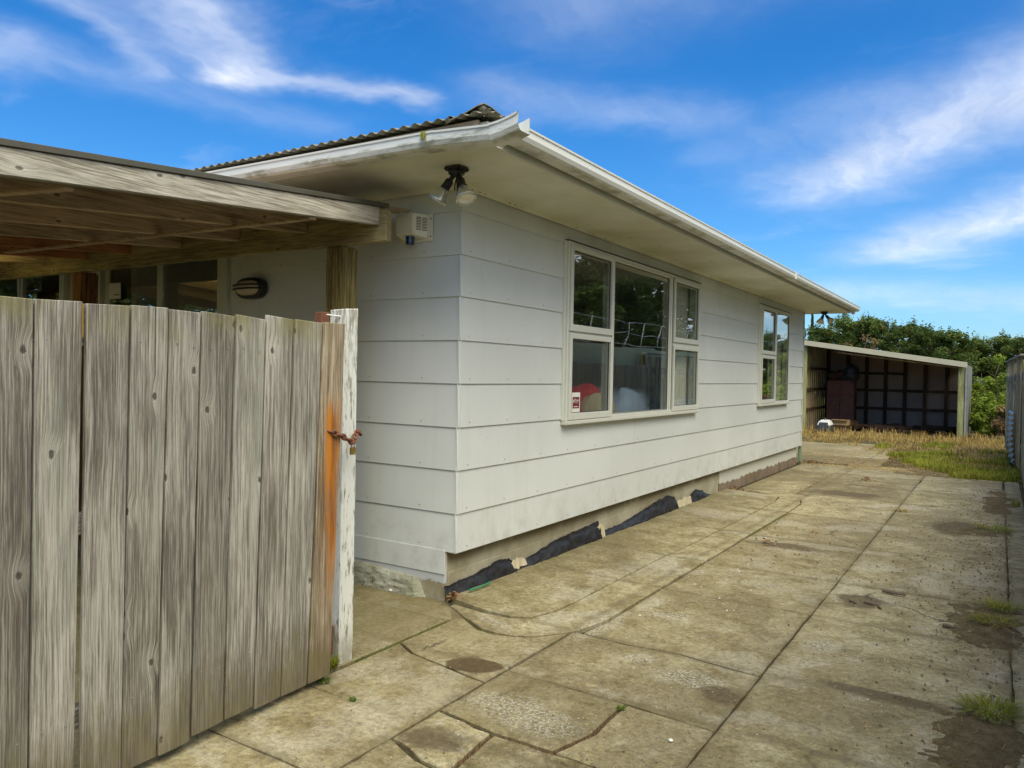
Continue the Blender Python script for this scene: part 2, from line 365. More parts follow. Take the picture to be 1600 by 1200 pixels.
M['plank_rust'] = m_wood('weathered_plank_rusted', (.46, .39, .28), (.20, .155, .095), 'Z', knots=.6, moss=.2, foot=.85, bump=.6, stain=(-1.315, .052, 1.30, .30))
M['plank_far'] = m_wood('old_paling', (.56, .50, .36), (.27, .23, .155), 'Z', knots=.6, moss=.6, foot=.6, bump=.6, zmax=1.7)
M['rail'] = m_wood('weathered_rail', GR_L, GR_D, 'Y', knots=.6)
M['fascia_wood'] = m_wood('silvered_rafter', (.52, .50, .42), (.28, .255, .195), 'Y', knots=1.0, bump=.35, grainscale=.6)
M['rafter'] = m_wood('brown_rafter', (.68, .52, .35), (.44, .33, .21), 'Y', knots=.5, bump=.3, grainscale=.6)
M['rafter_red'] = m_wood('red_brown_rafter', (.55, .26, .12), (.34, .14, .06), 'Y', knots=.4, bump=.3, grainscale=.6)
M['beam'] = m_wood('mossy_beam', (.52, .44, .22), (.27, .22, .11), 'X', knots=.5, bump=.3, grainscale=.6)
M['post'] = m_wood('green_treated_post', (.36, .31, .13), (.155, .115, .04), 'Z', knots=.3, bump=.35, grainscale=.5)
M['post_green'] = m_wood('mossy_shed_post', (.40, .42, .20), (.22, .22, .09), 'Z', knots=.2, bump=.3, grainscale=.4)
M['post_brown'] = m_wood('orange_brown_post', (.36, .19, .07), (.16, .07, .03), 'Z', knots=.4, bump=.3, grainscale=.5)
M['shed_wood'] = m_wood('shed_boards', (.52, .39, .25), (.24, .165, .10), 'Z', knots=.5, foot=.3, bump=.5)
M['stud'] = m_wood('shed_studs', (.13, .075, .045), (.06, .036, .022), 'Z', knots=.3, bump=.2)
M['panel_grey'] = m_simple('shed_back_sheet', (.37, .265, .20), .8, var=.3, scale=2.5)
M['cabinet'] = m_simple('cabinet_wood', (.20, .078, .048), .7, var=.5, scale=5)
M['whitewash'] = None
def m_flaky():
    m, n, b = mat_new('flaking_white_paint'); P = n.coord('Object'); x, y, z = n.sep(P)
    s = n.math('ADD', x, y)
    v = n.comb(n.math('MULTIPLY', s, 60), n.math('MULTIPLY', z, 9), 0.)
    f = n.noise(v, 1.0, 6, .7); g = n.noise(n.comb(n.math('MULTIPLY', s, 14), n.math('MULTIPLY', z, 3.5), 4.), 1.0, 4, .6)
    q = n.math('ADD', n.math('MULTIPLY', f, .65), n.math('MULTIPLY', g, .35))
    bare = n.ss(q, .515, .60)
    wp = n.sep(n.pos())
    bare2 = n.math('MAXIMUM', bare, n.math('MULTIPLY', n.ss(wp[2], .22, .02), n.ss(g, .35, .55)))
    top = n.math('MULTIPLY', n.ss(wp[2], 1.30, 1.72), n.ss(f, .42, .55))
    bare2 = n.math('MAXIMUM', bare2, top)
    col = n.mix(bare2, (.74, .76, .70), n.mix(n.ss(f, .5, .72), (.40, .385, .31), (.13, .12, .09)))
    mo = n.math('MULTIPLY', n.ss(n.noise(P, 7, 4, .6), .60, .72), .7)
    col = n.mix(mo, col, (.16, .20, .09))
    setp(n, b, Base_Color=col, Roughness=.7, Normal=n.bump(n.math('SUBTRACT', 1., bare2), .6, .002))
    return m
M['whitewash'] = m_flaky()
def m_found():
    m, n, b = mat_new('foundation_concrete'); P = n.pos(); x, y, z = n.sep(P)
    f = n.noise(P, 2.2, 6, .68); g = n.noise(P, 24, 5, .7)
    col = n.mix(n.ss(f, .35, .68), (.30, .265, .165), (.455, .425, .315))
    up = n.math('MULTIPLY', n.ss(z, .19, .27), n.ss(n.noise(n.mapping(P, (1, 3, 1)), 1.6, 4, .6), .30, .50))
    col = n.mix(n.math('MULTIPLY', up, .75), col, (.165, .135, .070))
    pit = n.ss(g, .66, .72); col = n.mix(pit, col, (.09, .08, .055))
    setp(n, b, Base_Color=col, Roughness=.85, Normal=n.bump(n.math('ADD', f, n.math('MULTIPLY', g, .5)), .6, .012))
    return m
M['found'] = m_found()
def m_found_paint(name, thr, side):
    m, n, b = mat_new(name); P = n.pos(); x, y, z = n.sep(P)
    f = n.noise(P, 5, 6, .7); g = n.noise(P, 30, 4, .7)
    e = n.math('ADD', z, n.math('MULTIPLY', n.math('SUBTRACT', f, .5), .16))
    t = n.ss(e, thr-.008, thr+.008)
    bare = n.mix(n.ss(f, .35, .65), (.17, .12, .07) if side == 'R' else (.27, .235, .14), (.26, .20, .14) if side == 'R' else (.40, .37, .26))
    p = (.60, .60, .52) if side == 'R' else (.50, .525, .52)
    col = n.mix(t, bare, n.mix(n.ss(g, .6, .72), p, tuple(c*.7 for c in p)))
    setp(n, b, Base_Color=col, Roughness=.75, Normal=n.bump(n.math('ADD', n.math('MULTIPLY', t, .3), g), .35, .008))
    return m
M['found_R2'] = m_found_paint('painted_foundation_worn', .115, 'R')
M['found_L'] = m_found_paint('painted_foundation_side', .10, 'L')
def m_rough_block():
    m, n, b = mat_new('spalled_render'); P = n.pos()
    g = n.noise(P, 16, 6, .75); f = n.noise(P, 5, 4, .6)
    col = n.mix(n.ss(f, .35, .7), (.30, .30, .20), (.46, .46, .37))
    col = n.mix(n.ss(g, .58, .66), col, (.10, .095, .06))
    setp(n, b, Base_Color=col, Roughness=.9, Normal=n.bump(g, 1., .02))
    return m
M['spall'] = m_rough_block()
def m_roof():
    m, n, b = mat_new('roof_iron'); P = n.pos()
    f = n.noise(P, 3.5, 6, .7); g = n.noise(P, 26, 4, .7)
    col = n.mix(n.ss(f, .35, .7), (.155, .145, .105), (.27, .26, .21))
    col = n.mix(n.math('MULTIPLY', n.ss(g, .6, .7), .7), col, (.10, .095, .04))
    setp(n, b, Base_Color=col, Roughness=.8, Normal=n.bump(g, .4, .004))
    return m
M['roof'] = m_roof()
M['zinc'] = m_simple('galvanised_iron', (.40, .41, .40), .45, .6, var=.25, scale=7)
M['zinc_green'] = m_simple('pale_green_iron', (.74, .70, .40), .65, var=.18, scale=3)
M['carport_edge'] = m_simple('carport_roof_edge', (.10, .095, .07), .55, .3, var=.3, scale=9)
def m_clear():
    m, n, b = mat_new('yellowed_clear_sheet'); P = n.pos(); f = n.noise(P, 5, 4, .6)
    col = n.mix(f, (.62, .50, .16), (.80, .68, .28))
    tr = n.new('ShaderNodeBsdfTranslucent', {'Color': col})
    setp(n, b, Base_Color=col, Roughness=.5)
    mx = n.new('ShaderNodeMixShader', {0: .7, 1: b.outputs[0], 2: tr.outputs[0]})
    n.t.links.new(mx.outputs[0], n.t.nodes['Material Output'].inputs[0]); return m
M['clear'] = m_clear()
M['glass'] = m_glass()
M['black'] = m_simple('black_plastic', (.018, .018, .017), .4, var=.2, spec=.5)
def m_poly():
    m, n, b = mat_new('black_polythene'); P = n.pos()
    f = n.noise(n.mapping(P, (1, 6, 9)), 2.2, 4, .6, dist=.8); g = n.noise(P, 9, 4, .65)
    col = n.mix(n.ss(f, .35, .7), (.007, .007, .008), (.022, .022, .024))
    setp(n, b, Base_Color=col, Roughness=n.ss(g, .3, .7, .36, .65), Normal=n.bump(n.math('ADD', f, g), .5, .01))
    return m
M['poly'] = m_poly()
M['felt'] = m_simple('torn_paper', (.50, .44, .29), .9, var=.25, scale=20, bump=.5)
M['rust'] = m_simple('rusted_steel', (.20, .082, .045), .8, .3, var=.5, scale=45, bump=.4)
M['brass'] = m_simple('brass_padlock', (.52, .37, .11), .4, .8, var=.25, scale=50)
M['siren'] = m_simple('siren_plastic', (.80, .78, .65), .4, var=.05, scale=10)
M['slot'] = m_simple('dark_slot', (.10, .095, .07), .8)
M['bluelens'] = m_simple('blue_lens', (.015, .045, .11), .15, var=.1)
M['greenish'] = m_simple('lamp_reflector', (.62, .62, .52), .22, .75, var=.12, scale=30)
def m_lens():
    m, n, b = mat_new('lamp_lens'); o = n.coord('Object')
    f = n.noise(o, 40, 3, .6)
    setp(n, b, Base_Color=n.mix(f, (.62, .60, .48), (.85, .84, .74)), Roughness=.08, Normal=n.bump(f, .4, .004)); 
    b.inputs['Metallic'].default_value = .35; return m
M['lens'] = m_lens()
M['cream'] = m_simple('cream_glass', (.60, .50, .36), .35, var=.1)
M['red'] = m_simple('red_fabric', (.52, .015, .030), .85, var=.15, bump=.3)
M['tan'] = m_simple('tan_fabric', (.46, .39, .24), .9, var=.12, bump=.3)
M['bluecloth'] = m_simple('blue_bedding', (.36, .46, .62), .9, var=.18, scale=3, bump=.3)
M['paper'] = m_simple('white_paper', (.75, .73, .68), .7, var=.04)
M['printed'] = m_simple('dark_red_print', (.16, .02, .02), .6, var=.1)
M['curtain'] = m_simple('net_curtain', (.80, .77, .64), .95, var=.10, scale=4)
def m_net():
    m, n, b = mat_new('sheer_curtain'); P = n.pos(); f = n.noise(n.mapping(P, (9, 9, .5)), 2.0, 4, .6)
    setp(n, b, Base_Color=n.mix(f, (.68, .67, .56), (.84, .83, .74)), Roughness=.9)
    tr = n.new('ShaderNodeBsdfTransparent', {'Color': (1, 1, 1, 1)})
    mx = n.new('ShaderNodeMixShader', {0: .22, 1: b.outputs[0], 2: tr.outputs[0]})
    n.t.links.new(mx.outputs[0], n.t.nodes['Material Output'].inputs[0]); return m
M['net'] = m_net()
M['room'] = m_simple('room_wall', (.55, .52, .45), .9, var=.05)
M['roomfloor'] = m_simple('room_carpet', (.12, .10, .08), .95, var=.2)
M['white'] = m_simple('white_plastic', (.72, .72, .68), .4, var=.05)
M['darkgrey'] = m_simple('dark_grey_plastic', (.04, .05, .055), .5, var=.2)
M['box'] = m_simple('cardboard', (.50, .34, .15), .8, var=.08)
M['alu'] = m_simple('door_joinery', (.56, .58, .48), .4, var=.06, scale=6)
M['straw'] = m_leaf('straw', (.40, .27, .085), (.66, .48, .19), (.30, .20, .07), .8, .3)
M['grass'] = m_leaf('green_grass', (.22, .25, .025), (.42, .42, .055), (.58, .42, .13), .6, .35)
M['weed'] = m_leaf('weed_leaves', (.10, .17, .03), (.20, .28, .05), None, .6, .3)
M['moss'] = m_leaf('moss', (.09, .13, .02), (.19, .21, .04), None, .9, .1)
M['pine'] = m_leaf('pine_needles', (.062, .100, .022), (.150, .210, .045), (.20, .18, .055), .65, .34)
M['bush'] = m_leaf('lime_bush_leaves', (.20, .30, .035), (.42, .50, .08), None, .6, .35)
M['sage'] = m_leaf('grey_green_leaves', (.15, .20, .075), (.27, .32, .13), None, .6, .3)
M['dead'] = m_leaf('dead_brown_foliage', (.17, .115, .050), (.28, .20, .10), None, .8, .2)
M['bark'] = m_simple('bark', (.13, .095, .06), .95, var=.35, scale=6, bump=.8)
M['stick'] = m_simple('fallen_stick', (.13, .095, .055), .9, var=.4, scale=30, bump=.6)
M['deadleaf'] = m_simple('dead_leaves', (.22, .13, .06), .9, var=.5, scale=60)
M['pebble'] = m_simple('pale_pebble', (.72, .70, .62), .6, var=.15, scale=30)
M['rubble'] = m_simple('grit', (.22, .18, .11), .95, var=.6, scale=40)
M['wire'] = m_simple('white_wire', (.70, .70, .66), .5)
M['purlin_dark'] = m_simple('dark_underlay', (.32, .25, .18), .9, var=.2)

# ------------------------------------------------------------------ geometry helpers
WL = {}
def empty(name, loc=(0, 0, 0), label=None, cat=None, group=None, kind=None, parent=None):
    o = bpy.data.objects.new(name, None); COL.objects.link(o); o.location = loc; o.empty_display_size = .1
    WL[o.name] = Vector(loc)
    if parent: o.parent = parent; o.location = Vector(loc)-WL[parent.name]
    tag(o, label, cat, group, kind); return o
def tag(o, label=None, cat=None, group=None, kind=None):
    if label: o['label'] = label
    if cat: o['category'] = cat
    if group: o['group'] = group
    if kind: o['kind'] = kind
    return o
class B:
    """collects geometry in world coordinates; build() links it as one mesh object"""
    def __init__(s): s.v = []; s.f = []
    def add(s, vs, fs):
        o = len(s.v); s.v += [tuple(v) for v in vs]; s.f += [tuple(i+o for i in f) for f in fs]; return s
    def hexa(s, p):   # 4 bottom ccw, 4 top ccw
        return s.add(p, [(3, 2, 1, 0), (4, 5, 6, 7), (0, 1, 5, 4), (1, 2, 6, 5), (2, 3, 7, 6), (3, 0, 4, 7)])
    def box(s, x0, x1, y0, y1, z0, z1):
        return s.hexa([(x0, y0, z0), (x1, y0, z0), (x1, y1, z0), (x0, y1, z0), (x0, y0, z1), (x1, y0, z1), (x1, y1, z1), (x0, y1, z1)])
    def prism(s, poly, fn, a, b):   # poly: 2D ccw list ; fn(p,t)->3D
        n = len(poly); vs = [fn(p, a) for p in poly]+[fn(p, b) for p in poly]
        return s.add(vs, [tuple(range(n))[::-1], tuple(range(n, 2*n))]+[(i, (i+1) % n, n+(i+1) % n, n+i) for i in range(n)])
    def tube(s, pts, r, k=8, caps=True):
        pts = [Vector(p) for p in pts]; rs = r if isinstance(r, (list, tuple)) else [r]*len(pts); rings = []
        up = None
        for i, p in enumerate(pts):
            d = (pts[min(i+1, len(pts)-1)]-pts[max(i-1, 0)]).normalized()
            if up is None or abs(up.dot(d)) > .98: up = Vector((0, 0, 1)) if abs(d.z) < .9 else Vector((1, 0, 0))
            u = d.cross(up).normalized(); w = u.cross(d).normalized(); up = w
            rings.append([p+u*math.cos(2*math.pi*j/k)*rs[i]+w*math.sin(2*math.pi*j/k)*rs[i] for j in range(k)])
        vs = [v for rg in rings for v in rg]; fs = []
        for i in range(len(pts)-1):
            for j in range(k): fs.append((i*k+j, i*k+(j+1) % k, (i+1)*k+(j+1) % k, (i+1)*k+j))
        if caps: fs += [tuple(range(k))[::-1], tuple(range((len(pts)-1)*k, len(pts)*k))]
        return s.add(vs, fs)
    def lathe(s, prof, org, axis, k=20):   # prof: (r, t) along axis
        a = Vector(axis).normalized(); u = a.orthogonal().normalized(); w = a.cross(u); org = Vector(org); vs = []; fs = []
        for r_, t in prof:
            for j in range(k): vs.append(org+a*t+(u*math.cos(2*math.pi*j/k)+w*math.sin(2*math.pi*j/k))*r_)
        for i in range(len(prof)-1):
            for j in range(k): fs.append((i*k+j, i*k+(j+1) % k, (i+1)*k+(j+1) % k, (i+1)*k+j))
        fs += [tuple(range(k))[::-1], tuple(range((len(prof)-1)*k, len(prof)*k))]
        return s.add(vs, fs)
    def build(s, name, mat, parent=None, bevel=0.0, smooth=False, seg=1, pivot=None, fix=True):
        vs = np.array([tuple(v) for v in s.v], dtype=float)
        c = (vs.min(0)+vs.max(0))/2 if pivot is None else np.array(pivot, dtype=float)
        me = bpy.data.meshes.new(name); me.from_pydata((vs-c).tolist(), [], s.f); me.materials.append(mat)
        if fix or bevel > 0:
            bm = bmesh.new(); bm.from_mesh(me)
            bmesh.ops.recalc_face_normals(bm, faces=bm.faces)
            if bevel > 0: bmesh.ops.bevel(bm, geom=list(bm.edges), offset=bevel, segments=seg, affect='EDGES', clamp_overlap=True)
            bm.to_mesh(me); bm.free()
        if smooth: me.polygons.foreach_set('use_smooth', [True]*len(me.polygons))
        o = bpy.data.objects.new(name, me); COL.objects.link(o)
        c = Vector(c); WL[o.name] = c
        o.location = c
        if parent: o.parent = parent; o.location = c-WL[parent.name]
        return o
def box(name, mat, parent, x0, x1, y0, y1, z0, z1, bevel=.002, **k):
    return B().box(x0, x1, y0, y1, z0, z1).build(name, mat, parent, bevel=bevel, **k)

H = [0.31, .5542, .8256, 1.0946, 1.3687, 1.6402, 1.9130, 2.1729, 2.4442]     # weatherboard lines
ZS = 2.600                                                                 # soffit
YE = 9.83                                                                  # far end of the drive wall

# ------------------------------------------------------------------ ground and driveway
def sheet(name, mat, x0, x1, y0, y1, z, kind='structure', parent=None):
    o = B().add([(x0, y0, z), (x1, y0, z), (x1, y1, z), (x0, y1, z)], [(0, 1, 2, 3)]).build(name, mat, parent, fix=False)
    return tag(o, kind=kind)
gnd = sheet('ground', M['ground'], -400, 400, -200, 600, -.045)
drive = sheet('driveway', M['joint'], -9.3, 3.11, -7, 16.5, -.017)
def in_loop(poly, amp=.003, step=.06, seed=0):
    out = []; rn = random.Random(seed)
    for i in range(len(poly)):
        a = Vector((*poly[i][:2], 0)); b = Vector((*poly[(i+1) % len(poly)][:2], 0)); L = (b-a).length; k = max(1, int(L/step)); nrm = Vector((-(b-a).y, (b-a).x, 0)).normalized()
        for j in range(k):
            t = j/k; p = a.lerp(b, t); e = mnoise.noise(Vector((p.x*6, p.y*6, seed)))*amp*1.6+mnoise.noise(Vector((p.x*31, p.y*31, seed+5)))*amp
            if j == 0: e = -amp*rn.uniform(.5, 2.5)*0
            chip = -.010*max(0, mnoise.noise(Vector((p.x*5.3, p.y*5.3, 9+seed)))-.35)*2
            out.append(p+nrm*(e-chip*(-1)) if False else p+nrm*(e+abs(chip)))
    return out
def slab(poly, name='slab', z=0.0, th=.035, parent=drive, mat=None, amp=.003, seed=None, label=None, zf=None):
    seed = seed if seed is not None else random.randint(0, 999)
    tilt = (random.uniform(-.002, .002), random.uniform(-.0015, .0015)); dz = random.uniform(-.0025, .0025)
    pts = in_loop(poly, amp, seed=seed); c = sum(pts, Vector())/len(pts)
    f = (lambda p: zf(p)) if zf else (lambda p: z+dz+tilt[0]*(p.x-c.x)+tilt[1]*(p.y-c.y))
    n = len(pts); vs = []; 
    for p in pts: vs.append((p.x, p.y, f(p)-th))
    for p in pts: vs.append((p.x, p.y, f(p)-.005))
    inner = []
    for i, p in enumerate(pts):
        a = pts[i-1]; b = pts[(i+1) % n]; t = (b-a).normalized(); q = p+Vector((-t.y, t.x, 0))*.006
        inner.append(q); vs.append((q.x, q.y, f(q)))
    fs = [(i, (i+1) % n, n+(i+1) % n, n+i) for i in range(n)]+[(n+i, n+(i+1) % n, 2*n+(i+1) % n, 2*n+i) for i in range(n)]+[tuple(range(2*n, 3*n))]
    o = B().add(vs, fs).build(name, mat or M['concrete'], parent, fix=False)
    if label: o['label'] = label
    return o
g = .0034
def rect(x0, x1, y0, y1): return [(x0+g, y0+g), (x1-g, y0+g), (x1-g, y1-g), (x0+g, y1-g)]
# lane against the gate
for y0, y1 in ((-4.2, -3.4), (-3.4, -2.6), (-2.6, -1.915), (-1.915, -1.395)): slab(rect(.175, .845, y0, y1))
slab([(.182, -1.388), (.838, -1.405), (.838, -.908), (.33, -.815), (.182, -.735)])
slab([(.182, -.722), (.33, -.800), (.838, -.893), (.838, -.07), (.73, -.245), (.63, -.30), (.52, -.335), (.40, -.325), (.23, -.218), (.182, -.25)])
# second lane
slab(rect(.845, 1.89, -4.2, -2.6))
slab([(.852, -2.59), (1.21, -2.59), (1.20, -1.66), (1.04, -1.64), (.87, -1.57), (.852, -1.57)], amp=.006)
slab([(.852, -1.55), (.88, -1.55), (1.05, -1.615), (1.175, -1.64), (1.165, -1.52), (1.142, -1.30), (.852, -1.26)], amp=.008)
slab([(1.23, -2.59), (1.883, -2.59), (1.883, -1.31), (1.46, -1.30), (1.165, -1.305), (1.185, -1.52)], amp=.006)
slab([(.852, -1.243), (1.15, -1.285), (1.42, -1.28), (1.478, -1.07), (1.47, -.90), (1.475, -.74), (1.10, -.728), (.852, -.718)], amp=.005)
slab([(1.44, -1.285), (1.883, -1.295), (1.883, -.77), (1.492, -.742), (1.487, -.90), (1.497, -1.07)], amp=.005)
slab([(.852, -.703), (1.10, -.712), (1.50, -.722), (1.883, -.755), (1.883, -.075), (1.62, -.045), (1.46, -.015), (1.16, -.05), (.885, -.028), (.852, -.062)])
def laneB(y0, y1): slab(rect(.935, 1.89, y0, y1))
slab([(.905, -.012), (1.16, -.036), (1.46, -.001), (1.62, -.031), (1.883, -.06), (1.883, 1.075), (.935, 1.085), (.935, .21)])
for a, b_ in ((1.09, 2.0), (2.0, 3.30), (3.30, 4.68)): laneB(a, b_)
slab([(.945, 4.695), (1.883, 4.70), (1.883, 6.24), (.67, 6.24), (.685, 6.115), (.868, 5.705), (.935, 5.39)])
for a, b_ in ((6.25, 7.55), (7.55, 8.76)): slab(rect(.70, 1.89, a, b_), amp=.006)
for a, b_ in ((5.82, 7.3), (7.3, 8.8), (8.8, 10.05)): slab(rect(.0, .70, a, b_), amp=.006)
# third lane
for a, b_ in ((-4.2, -2.2), (3.70, 5.48), (5.48, 6.9), (6.9, 8.3)): slab(rect(1.89, 2.915, a, b_))
slab(rect(1.89, 2.915, -2.2, .075)); slab(rect(1.89, 2.915, .085, 2.0)); slab(rect(1.89, 2.915, 2.0, 3.70))
for i, a in enumerate(np.arange(-4.5, 9.5, 1.4)): slab(rect(2.916, 3.10, a, a+1.4), z=.002)
# yard end
for x0, x1, y0, y1 in ((.70, 1.9, 8.78, 10.3), (-1.6, .0, 10.1, 11.5), (.0, 1.15, 10.3, 11.7), (-1.6, 0., 11.5, 13.2), (0, 1.1, 11.7, 13.1), (-1.6, -.2, 13.2, 14.8), (-.2, 1.0, 13.1, 14.4), (1.9, 2.9, 8.3, 9.5), (-3.2, -1.6, 10.1, 14.6), (-.2, .8, 14.4, 15.2)):
    slab(rect(x0, x1, y0, y1), amp=.01)
# slabs beside the house, behind the gate
slab([(-4.0, -.272), (.13, -.282), (.155, -.24), (.05, -.10), (-.03, -.04), (-.02, -.005), (-4.0, -.005)], z=.002)
for x0, x1 in ((-4, -2.2), (-2.2, -1.0)): slab(rect(x0, x1, -2.6, -.285))
for y0, y1 in ((-4.2, -2.2), (-2.2, -.005)):
    for x0 in (-9.2, -7.5, -5.8): slab(rect(x0, x0+1.75 if x0 > -6 else x0+1.7, y0, y1))
slab([(-.99, -1.6), (.155, -1.6), (.155, -.66), (.150, -.30), (-.99, -.292)])
slab([(-.99, -2.6), (.155, -2.6), (.155, -1.615), (-.99, -1.615)])
slab([(-4, -4.2), (.155, -4.2), (.155, -2.62), (-4, -2.62)])
slab([(.045, -.105), (.150, -.245), (.165, -.30), (.19, -.25), (.235, -.212), (.03, -.068), (-.03, -.035)], z=-.001, amp=.002)
# raised apron along the wall
def apz(p): return .010+.030*max(0, min(1, (.60-p.x)/.6))
slab([(-.02, -.02), (.26, -.055), (.44, -.045), (.54, .02), (.595, .23), (.60, .81), (.60, 1.99), (.635, 2.63), (.64, 3.98), (.64, 5.37), (.58, 5.78), (-.06, 5.78), (-.06, .03)], th=.07, zf=apz, amp=.003, label='smooth plastered apron against the drive wall')
slab([(.02, -.075), (.22, -.20), (.41, -.30), (.52, -.312), (.64, -.285), (.72, -.225), (.82, -.10), (.87, -.005), (.915, .21), (.92, .83), (.925, 1.96), (.925, 3.08), (.935, 4.72), (.925, 5.38), (.86, 5.70), (.68, 6.10), (.60, 5.80), (.652, 5.38), (.652, 3.98), (.645, 2.62), (.612, 1.99), (.612, .81), (.606, .22), (.55, .005), (.445, -.062), (.26, -.072), (.03, -.035)], th=.07, zf=lambda p: .009, amp=.003, label='curved outer border of the apron')

def heap(name, x0, x1, y0, y1, amp, mat, parent=None, seed=0, res=.016, thr=.0, base=-.012, kind=None, edge=.25):
    nx = max(4, int((x1-x0)/res)); ny = max(4, int((y1-y0)/res)); vs = []; fs = []
    for j in range(ny+1):
        for i in range(nx+1):
            u, v = i/nx, j/ny; x = x0+(x1-x0)*u; y = y0+(y1-y0)*v
            d = 1-max(abs(u-.5), abs(v-.5))*2; rr = 1-math.hypot((u-.5)*2, (v-.5)*2)
            m_ = rr*1.3+.35*mnoise.noise(Vector((x*3, y*3, seed)))*2+.38*mnoise.noise(Vector((x*13, y*13, seed)))+.22*mnoise.noise(Vector((x*37, y*37, seed)))-.12
            m_ = max(0, min(1, m_)); m_ = m_*m_*(3-2*m_)
            z = base+(amp-base)*m_*(1+.5*mnoise.noise(Vector((x*16, y*16, seed+3)))) - (.02 if d < .03 else 0)
            vs.append((x, y, z))
    for j in range(ny):
        for i in range(nx): a = j*(nx+1)+i; fs.append((a, a+1, a+nx+2, a+nx+1))
    o = B().add(vs, fs).build(name, mat, parent, smooth=True, fix=False)
    if kind: tag(o, kind=kind)
    return o
for k_, (x0, x1, y0, y1) in enumerate([(2.42, 3.12, -.75, .30), (2.48, 3.12, .85, 2.35), (2.35, 3.14, 3.9, 5.6), (2.55, 3.12, 5.6, 8.6), (2.5, 3.1, -2.6, -.9), (-.02, .55, 5.55, 6.1), (1.2, 2.9, 9.0, 10.6)]):
    heap('soil', x0, x1, y0, y1, .011, M['soil'], drive, seed=k_, kind='structure')

# ------------------------------------------------------------------ house
house = empty('house', (0, 0, 0), 'single-storey pale grey weatherboard house with white gutters beside the concrete drive', 'house')
def fnR(p, t): return (p[0], t, p[1])       # section (x,z) swept along y
def fnL(p, t): return (t, -p[0], p[1])      # section swept along x, outward is -y
def boardR(y0, y1, z0, z1):
    sec = [(0, z0), (-.0085, z0), (-.019, z1), (-.0105, z1)]
    B().prism(sec, fnR, y0, y1).build('weatherboard', M['board'], house, bevel=.0012)
def boardL(x0, x1, z0, z1):
    sec = [(0, z0), (-.0085, z0), (-.019, z1), (-.0105, z1)]
    B().prism(sec, fnL, x0, x1).build('weatherboard', M['board'], house, bevel=.0012)
W1 = (1.335, 4.385, 1.05, 2.466); W2 = (6.955, 8.695, 1.05, 2.466)
seams = {0: [4.1], 1: [6.05, 8.9], 2: [2.72, 7.3], 3: [], 4: [], 5: [], 6: [], 7: [], 8: [3.3, 7.4]}
for k in range(9):
    z0 = H[k]; z1 = (H[k+1] if k < 8 else ZS-.02)+.018
    if 3 <= k <= 7:
        spans = [(-.002, W1[0]), (W1[1], W2[0]), (W2[1], YE)]
    else:
        cuts = [-.002]+seams[k]+[YE]; spans = list(zip(cuts[:-1], cuts[1:]))
    for i, (a, b_) in enumerate(spans): boardR(a+(.001 if i else 0), b_-.001, z0, min(z1, ZS))
    # wall facing the gate
    if k < 7: spansL = [(-2.225, 0.)]
    elif k == 7: spansL = [(-2.225, 0.)]
    else: spansL = [(-2.225, 0.)]
    for a, b_ in spansL: boardL(a+.001, b_-.001, z0, min(z1, ZS))
    if k < 8:
        s = B()   # folded corner soaker
        za, zb = H[k]+.002, H[k+1]-.006
        s.add([(.0015, .026, za), (.0015, -.0015, za), (-.026, -.0015, za), (-.008, .026, zb), (-.008, .008, zb), (-.026, .008, zb)], [(0, 1, 4, 3), (1, 2, 5, 4)])
        s.add([(.0005, .026, za), (.0005, -.0005, za), (-.026, -.0005, za), (-.009, .026, zb), (-.009, .009, zb), (-.026, .009, zb)], [(0, 3, 4, 1), (1, 4, 5, 2)])
        s.build('corner_soaker', M['board'], house, fix=False)
nh = B(); rn = random.Random(77)
for k in range(8):
    for y in np.arange(.10, 9.8, .45):
        z = H[k]+.030
        if k >= 3 and (W1[0]-.04 < y < W1[1]+.04 or W2[0]-.04 < y < W2[1]+.04): continue
        yy = y+rn.uniform(-.02, .02); nh.box(-.002, .0006, yy-.0035, yy+.0035, z-.0035, z+.0035)
    for x in np.arange(-2.1, -.05, .45): nh.box(x-.0035, x+.0035, -.0006, .002, H[k]+.027, H[k]+.034)
tag(nh.build('nail_heads', M['found'], house, fix=False), kind='stuff')
# wall body behind the cladding
def wallpiece(x0, x1, y0, y1, z0, z1): box('wall_frame', M['room'], house, x0, x1, y0, y1, z0, z1, bevel=0)
ZC = ZS+.10
xi, xo = -.075, -.021
wallpiece(xi, xo, .02, W1[0]+.02, .30, ZC); wallpiece(xi, xo, W1[1]-.02, W2[0]+.02, .30, ZC); wallpiece(xi, xo, W2[1]-.02, YE-.02, .30, ZC)
for w in (W1, W2):
    wallpiece(xi, xo, w[0]+.02, w[1]-.02, .30, w[2]+.02); wallpiece(xi, xo, w[0]+.02, w[1]-.02, w[3]-.02, ZC)
yo, yi = .021, .115
wallpiece(-2.225, -.116, yo, yi, .30, ZC); wallpiece(-4.04, -2.225, yo, yi, 2.54, ZC); wallpiece(-4.6, -4.04, yo, yi, .30, ZC); wallpiece(-6.3, -4.6, yo, yi, 2.54, ZC); wallpiece(-6.3, -4.6, yo, yi, .30, 1.1); wallpiece(-9, -6.3, yo, yi, .30, ZC)
wallpiece(-9, -8.9, .12, YE-.02, .30, ZC); wallpiece(-8.9, -.12, YE-.11, YE-.01, .30, ZC)
box('house_end_cladding', M['board'], house, -9.02, -.003, YE, YE+.015, .30, ZS, bevel=.001)
box('back_cladding', M['board'], house, -9.03, -9.005, .02, YE, .30, ZS, bevel=.001)
box('ceiling', M['room'], house, -8.9, -.12, .12, YE-.12, 2.45, 2.47, bevel=0)
box('inner_floor', M['roomfloor'], house, -8.9, -.12, .12, YE-.12, .30, .335, bevel=0)
